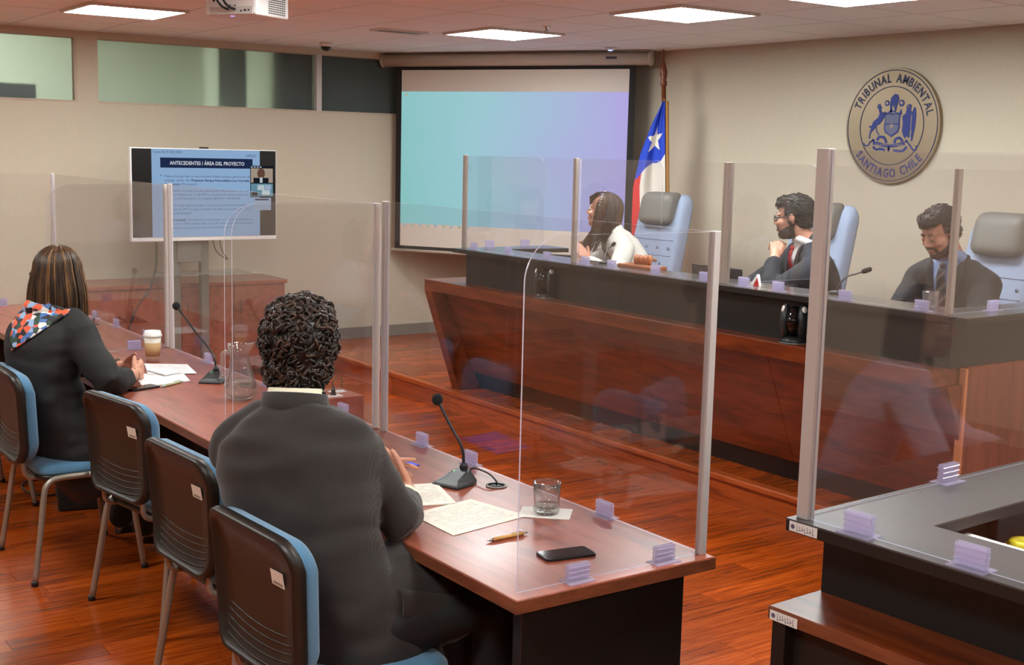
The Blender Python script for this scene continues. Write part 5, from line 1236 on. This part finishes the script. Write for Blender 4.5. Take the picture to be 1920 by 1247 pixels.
o = drape(tr2, g, -bk, .010).build('scarf_corner', SCARF, wom, True); o.modifiers.new('t', 'SOLIDIFY').thickness = .004
# bob
HB = hair_mat('bob_hair', (40, 29, 23), (84, 60, 38), None, .4); HB2 = hair_mat('bob_light', (84, 58, 34), (150, 108, 62), None, .5)
def bob_path(th, drop, rnd, part=0.0, flare=.012, jit=.006, nseg=12, front=.0):
    """from the crown over the skull and straight down; th = direction round the head, 0 = face"""
    out = []; ca, sa_ = math.cos(th), math.sin(th); j = rnd.uniform(-jit, jit)
    for i in range(nseg+1):
        t = i/nseg
        if t < .5:
            q = t/.5*PI/2; rx, ry, rz_ = .112+j, .093+j, .098+j*.5
            out.append(V((-.018+rx*math.sin(q)*ca*(1 if ca < 0 else .82), ry*math.sin(q)*sa_, .034+rz_*math.cos(q))))
        else:
            q = (t-.5)/.5; out.append(V((-.018+(.112+j+flare*math.sin(q*2.2)*.6)*ca*(1 if ca < 0 else .82), (.093+j+flare*math.sin(q*2.2))*sa_, .034-drop*q)))
    return out
rnd = random.Random(5); m = MB(); base_r = []
for k in range(48):
    th = math.radians(62)+math.radians(236)*k/47; base_r.append([H2 @ q for q in bob_path(th, .205, rnd, 0, .024, 0, 14)])
nb = len(base_r[0]); m.add([p for r_ in base_r for p in r_], [(a*nb+i, a*nb+i+1, (a+1)*nb+i+1, (a+1)*nb+i) for a in range(47) for i in range(nb-1)])
o = m.build('hair', HB, wom, True); o.modifiers.new('t', 'SOLIDIFY').thickness = .006
m = MB()
for k in range(560):
    th = math.radians(55+250*rnd.random()); ln = .20+rnd.uniform(-.012, .018)+.025*max(0, math.cos(th)); strands(m, H2, [bob_path(th, ln+.008, rnd, 0, .028, .005)], rnd.uniform(.0022, .0042), lambda: 0 if rnd.random() < .80 else 1)
m.build('hair_strands', [HB, HB2], wom, True)
face_bits(wom, H2)
def glasses(par, H, mat, r=.0014, w_=.021, hgt=.016):
    m = MB()
    for s in (-1, 1):
        m.tube([H @ V((.101-.012*abs(math.cos(a)*.3), .032*s+w_*math.cos(a), .001+hgt*math.sin(a))) for a in [2*PI*k/24 for k in range(24)]], r*1.3, 6, 0, False, True); m.tube([H @ V(p) for p in ((.093, .054*s, .006), (.05, .074*s, .008), (.0, .080*s, .008), (-.015, .082*s, -.008))], r*1.3, 6)
    m.tube([H @ V(p) for p in ((.099, -.011, .004), (.103, 0, .008), (.099, .011, .004))], r*1.3, 6); m.build('glasses', mat, par, True)
glasses(wom, H2, principled('dark_frame', lin(40, 26, 24), .3))
m = MB(); W = V(J2['wrR']); d = (W-V(J2['elR'])).normalized(); ref = d.orthogonal().normalized(); m.tube([W-d*.01+(ref*math.cos(a)+d.cross(ref)*math.sin(a))*.031 for a in [2*PI*k/24 for k in range(24)]], .0016, 6, 0, False, True); m.build('bracelet', principled('gold', lin(214, 170, 120), .25, .9), wom, True)
m = MB(); W = V(J2['wrL']); d = (W-V(J2['elL'])).normalized(); ref = d.orthogonal().normalized(); m.tube([W-d*.03+(ref*math.cos(a)+d.cross(ref)*math.sin(a))*.033 for a in [2*PI*k/24 for k in range(24)]], .006, 8, 0, False, True); m.build('wristband', principled('wrist_brown', lin(70, 46, 44), .6), wom, True)

# ---- short hair for the two men on the bench
def short_hair(par, H, mat, seed=1, thick=.012, line=.06):
    rnd = random.Random(seed); hb = MB(); r3 = H.to_3x3().to_4x4()
    for c_, r_ in (((-.016, 0, .040), (.105+thick*.3, .080+thick*.4, .090+thick*.5)), ((-.058, 0, -.012), (.052, .068, .062)), ((.035, 0, .085), (.062, .066, .042))): hb.ell(H @ V(c_), r_, 20, 14, r3)
    me = blob(hb, .006, 3); iH_ = H.inverted()
    def cut(c):
        p = iH_ @ c; return (p.x > .035 and p.z < line+.5*abs(p.y)*.2) or (p.x > -.022 and p.z < .012) or p.z < -.062
    me, _ = split(me, cut); folds(me, .002, 45, (1, 1, 1), seed); obj('hair', me, mat, par, True)
    me.update(); tri = [(V(p.center), V(p.normal)) for p in me.polygons]; m = MB()
    fwd_ = H.to_3x3() @ V((-1, 0, -.1))
    for k in range(700):
        c_, nn = rnd.choice(tri); t_ = (fwd_-nn*fwd_.dot(nn)); 
        if t_.length < .2: t_ = H.to_3x3() @ V((0, 0, -1)); t_ = t_-nn*t_.dot(nn)
        t_ = (t_.normalized()+nn*.08+V((rnd.uniform(-.2, .2), rnd.uniform(-.2, .2), 0))).normalized(); m.tube([c_-nn*.003, c_+t_*.010+nn*.0025, c_+t_*.022+nn*.001], [.0024, .0022, .0008], 4)
    m.build('hair_strands', mat, par, True)
def beard(par, H, mat, body, full=True):
    iH_ = H.inverted()
    def pred(c):
        p = iH_ @ c
        if abs(p.y) > .085 or p.x < -.02 or p.z < -.117 or p.length > .131: return False
        chin = p.z < -.078 and p.x > .0; must = (-.052 < p.z < -.040 and p.x > .07 and abs(p.y) < .032); side_ = (p.z < -.045-.5*(p.x-.02) and abs(p.y) > .03) if full else False
        gut = abs(p.y) > .022 and abs(p.y) < .036 and p.x > .06 and p.z < -.042
        burn = full and -.012 < p.x < .012 and p.z < .02 and abs(p.y) > .045
        return chin or must or side_ or gut or burn
    _, m = split(body.data, pred); offset(m, .0045); folds(m, .002, 160, (1, 1, 1), 4); m.materials.clear(); obj('beard', m, mat, par, True)
def tie(par, tree, N, y, mat, len_=.30, w0=.018, w1=.034, shift=0, name='tie'):
    N = V(N); f, l_ = yawv(y), leftv(y)
    g = [[N+f*.2+l_*(u*(w0+(w1-w0)*v)+shift*v)+V((0, 0, -.02-len_*v)) for u in (-1, -.5, 0, .5, 1)] for v in [j/14 for j in range(15)]]
    o = drape(tree, g, -f, .008).build(name, mat, par, True); o.modifiers.new('t', 'SOLIDIFY').thickness = .005
    c_ = tree.ray_cast(N+f*.4+V((0, 0, -.012)), -f)[0] or N+f*.09
    MB().ell(c_+f*.006, (.012, .019, .017), 12, 8, Matrix.Rotation(math.radians(y), 4, 'Z')).build('tie_knot', mat, par, True)
def lapels(par, tree, N, y, mat, low=.27):
    N = V(N); f, l_ = yawv(y), leftv(y)
    for s in (-1, 1):
        g = []
        for j in range(15):
            v = j/14; inner = .074*(1-v); wid = .055*math.sin(PI*min(1, v*1.15+.12))*(1-.5*v)+.008
            g.append([N+f*.2+l_*s*(inner+wid*u)+V((0, 0, .005-low*v+.012*u)) for u in (0, .5, 1)])
        o = drape(tree, g, -f, .009).build('lapel', mat, par, True); o.modifiers.new('t', 'SOLIDIFY').thickness = .005
NAVYS = speckle('navy_suit', lin(22, 24, 33), .15, 200, .8, .05); WSHIRT = principled('white_shirt', lin(236, 234, 232), .7); BSHIRT = principled('blue_shirt', lin(150, 172, 216), .7)
# ---- 3: the woman judge, looking towards the television
H3 = head_matrix((5.385, 6.60, 1.405), 122, 10)
P3 = V((5.66, 6.42, .66)); hp, kn, an, to = seat_legs(P3, 165, STEPZ, .09, .36, .66, .02)
J3 = dict(head=H3, neck=(5.43, 6.53, 1.255), pelvis=P3, yaw=(165, 148), bend=(.03, -.04, 0), hips=hp, knees=kn, ankles=an, toes=to,
          shL=(5.38, 6.36, 1.165), shR=(5.56, 6.66, 1.165), elL=(5.20, 6.24, 1.02), elR=(5.32, 6.76, 1.0), wrL=(5.085, 6.37, 1.105), wrR=(5.12, 6.52, 1.09),
          handL=dict(F=(-.25, .5, .65), N=(.2, .9, -.3), side=1, curl=(.3, .35, .4, .45)), handR=dict(F=(-.25, -.1, .9), N=(-.3, -.9, 0), side=-1, curl=(.35, .4, .45, .5)))
WJ = principled('white_jacket', lin(232, 226, 214), .75)
w3, tr3 = person('person', 'woman judge with long brown hair and white jacket, in profile facing left', J3, dict(name='jacket', mat=WJ, r=(.066, .054, .042), cuff=.86, dims=tuple((t, w_*.92, d*.95, f) for t, w_, d, f in SUIT_D), open=(.02, .30, .085), shirt=principled('olive_top', lin(120, 112, 84), .8), amp=.005, seed=4), dict(fem=True, hk=.92))
HL = hair_mat('long_brown_hair', (50, 36, 28), (98, 72, 54), None, .5)
rnd = random.Random(11); m = MB(); base_r = []
for k in range(44):
    th = math.radians(58)+math.radians(244)*k/43; base_r.append([H3 @ q for q in bob_path(th, .20, rnd, 0, .006, 0, 14)])
m.add([p for r_ in base_r for p in r_], [(a*nb+i, a*nb+i+1, (a+1)*nb+i+1, (a+1)*nb+i) for a in range(43) for i in range(nb-1)])
o = m.build('hair', HL, w3, True); o.modifiers.new('t', 'SOLIDIFY').thickness = .008
m = MB()
for k in range(380):
    th = math.radians(64+232*rnd.random()); strands(m, H3, [bob_path(th, .20+rnd.uniform(-.01, .03), rnd, 0, .008, .005)], rnd.uniform(.0025, .0042))
for k in range(110):    # two long locks in front of the shoulders
    s = 1 if k % 4 else -1; th = math.radians(rnd.uniform(66, 100))*s; p = bob_path(th, .15, rnd, 0, .004, .005); e = p[-1]; dx_ = rnd.uniform(.0, .05)
    p = p+[e+V((.012+dx_*.3, -.008*s, -.05)), e+V((.03+dx_*.6, -.015*s, -.11)), e+V((.04+dx_, -.02*s, -.18))]; strands(m, H3, [p], rnd.uniform(.003, .005))
for k in range(130):     # fringe
    y_ = rnd.uniform(-.074, .074); strands(m, H3, [[V((.0, y_*.6, .132)), V((.05, y_*.85, .122)), V((.088, y_, .085)), V((.098-abs(y_)*.35, y_*1.1, .04+rnd.uniform(-.01, .01)))]], rnd.uniform(.0028, .0042))
m.build('hair_strands', HL, w3, True)
m = MB()
for k in range(9): a = math.radians(8+11*k); m.ell(H3 @ V((.012-.01*math.cos(a), .097*math.cos(a)+.001, .034+.102*math.sin(a))), .0042, 8, 6)
m.build('hair_beads', WHITEP, w3, True); face_bits(w3, H3)
# ---- 4: the judge with the red tie, hand at his chin
H4 = head_matrix((5.40, 4.925, 1.455), 118, -4)
P4 = V((5.62, 4.86, .66)); hp, kn, an, to = seat_legs(P4, 175, STEPZ, .10, .38, .66, .02)
J4 = dict(head=H4, neck=(5.445, 4.865, 1.30), pelvis=P4, yaw=(175, 152), bend=(.02, 0, 0), hips=hp, knees=kn, ankles=an, toes=to,
          shL=(5.36, 4.69, 1.205), shR=(5.56, 5.05, 1.205), elL=(5.08, 4.79, 1.04), elR=(5.25, 5.20, .98), wrL=(5.272, 4.932, 1.243), wrR=(5.02, 5.05, .98),
          handL=dict(F=(.50, .34, .75), N=(.45, .75, -.5), side=1, curl=(.55, .7, .8, .85), spread=.0, thumb=(.9, .35, .2)), handR=dict(F=(-.9, -.3, -.02), N=(0, 0, -1), side=1, curl=(.15, .15, .2, .2)))
m4, tr4 = person('person', 'bearded judge with glasses and red tie resting his chin on his hand', J4, dict(name='suit_jacket', mat=NAVYS, r=(.074, .062, .048), cuff=.80, open=(.03, .30, .075), shirt=WSHIRT, amp=.006, seed=9), {})
DH = principled('short_dark_hair', lin(36, 30, 27), .68); short_hair(m4, H4, DH, 2); beard(m4, H4, principled('dark_beard', lin(58, 42, 36), .7), m4); face_bits(m4, H4); glasses(m4, H4, BLACKP, .0022)
collar(m4, J4['neck'], 145, .060, .005, .045, WSHIRT, 'shirt_collar', -.022, 0, 14); collar(m4, J4['neck'], 150, .072, -.03, .03, NAVYS, 'jacket_collar', .014, .004, 88, .012)
tie(m4, tr4, J4['neck'], 150, speckle('red_tie', lin(170, 30, 42), .1, 300, .5, .1)); lapels(m4, tr4, J4['neck'], 150, NAVYS)
# ---- 5: the judge looking down
H5 = head_matrix((5.375, 3.935, 1.437), 172, -24, 3)
P5 = V((5.60, 3.86, .66)); hp, kn, an, to = seat_legs(P5, 180, STEPZ, .10, .38, .66, .02)
J5 = dict(head=H5, neck=(5.465, 3.92, 1.285), pelvis=P5, yaw=(180, 186), bend=(.02, 0, 0), hips=hp, knees=kn, ankles=an, toes=to,
          shL=(5.50, 3.735, 1.185), shR=(5.465, 4.105, 1.185), elL=(5.32, 3.66, .985), elR=(5.30, 4.13, .985), wrL=(5.07, 3.74, .97), wrR=(5.03, 4.03, .97),
          handL=dict(F=(-.8, .45, 0), N=(0, 0, -1), side=1, curl=(.2, .2, .25, .3)), handR=dict(F=(-.8, -.45, 0), N=(0, 0, -1), side=-1, curl=(.2, .2, .25, .3)))
m5, tr5 = person('person', 'bearded judge in dark suit and striped tie looking down, at the right', J5, dict(name='suit_jacket', mat=NAVYS, r=(.074, .060, .048), cuff=.9, open=(.03, .34, .085), shirt=BSHIRT, amp=.006, seed=12), {})
short_hair(m5, H5, principled('brown_black_hair', lin(46, 34, 30), .68), 6); beard(m5, H5, principled('brown_beard', lin(66, 44, 36), .7), m5); face_bits(m5, H5, closed=True)
collar(m5, J5['neck'], 186, .060, .005, .058, BSHIRT, 'shirt_collar', -.022, 0, 14); collar(m5, J5['neck'], 186, .072, -.03, .03, NAVYS, 'jacket_collar', .014, .004, 88, .012)
TIE5 = principled('striped_tie', lin(40, 38, 52), .5); n, l, b = nodes(TIE5); g_ = n.new('ShaderNodeNewGeometry'); mp = n.new('ShaderNodeMapping'); mp.inputs['Rotation'].default_value = (.8, 0, 0); l.new(g_.outputs['Position'], mp.inputs['Vector'])
wv_ = n.new('ShaderNodeTexWave'); wv_.bands_direction = 'Z'; wv_.inputs['Scale'].default_value = 7; l.new(mp.outputs[0], wv_.inputs['Vector']); r = ramp(n, [(.6, lin(42, 40, 54)), (.75, lin(120, 104, 100))]); l.new(wv_.outputs['Fac'], r.inputs[0]); l.new(r.outputs[0], b.inputs['Base Color'])
tie(m5, tr5, J5['neck'], 186, TIE5, .32, .02, .04); lapels(m5, tr5, J5['neck'], 186, NAVYS, .32)
# ---- 6: the clerk, outside the frame, mirrored in her own screen
H6 = head_matrix((3.72, 1.34, 1.235), 74, -3)
P6 = V((3.66, 1.10, .54)); hp, kn, an, to = seat_legs(P6, 60, 0, .09, .36, .54, .0)
J6 = dict(head=H6, neck=(3.69, 1.30, 1.085), pelvis=P6, yaw=(60, 60), bend=(-.02, -.03, 0), hips=hp, knees=kn, ankles=an, toes=to,
          shL=(3.54, 1.40, .99), shR=(3.86, 1.21, .99), elL=(3.50, 1.56, .80), elR=(3.98, 1.36, .80), wrL=(3.68, 1.66, .785), wrR=(3.92, 1.58, .785),
          handL=dict(F=(.8, .3, 0), N=(0, 0, -1), side=-1), handR=dict(F=(-.1, .9, 0), N=(0, 0, -1), side=1))
w6, tr6 = person('person', 'dark haired woman in pale blouse, seen only as reflection in the right screen', J6, dict(name='blouse', mat=principled('pale_blouse', lin(206, 200, 220), .7), r=(.066, .056, .045), cuff=.9, dims=tuple((t, w_*.92, d*.95, f) for t, w_, d, f in SUIT_D), amp=.006, seed=15), dict(fem=True, hk=.92))
m = MB(); base_r = []; HD = hair_mat('black_long_hair', (24, 19, 18), (46, 34, 30), None, .4)
for k in range(44): base_r.append([H6 @ q for q in bob_path(math.radians(66)+math.radians(228)*k/43, .22, rnd, 0, .008, 0, 14)])
m.add([p for r_ in base_r for p in r_], [(a*nb+i, a*nb+i+1, (a+1)*nb+i+1, (a+1)*nb+i) for a in range(43) for i in range(nb-1)]); o = m.build('hair', HD, w6, True); o.modifiers.new('t', 'SOLIDIFY').thickness = .008
face_bits(w6, H6)
copy_tree(ch, (3.60, 1.06, 0), math.radians(60), 'blue chair of the clerk, outside the photo on the right')
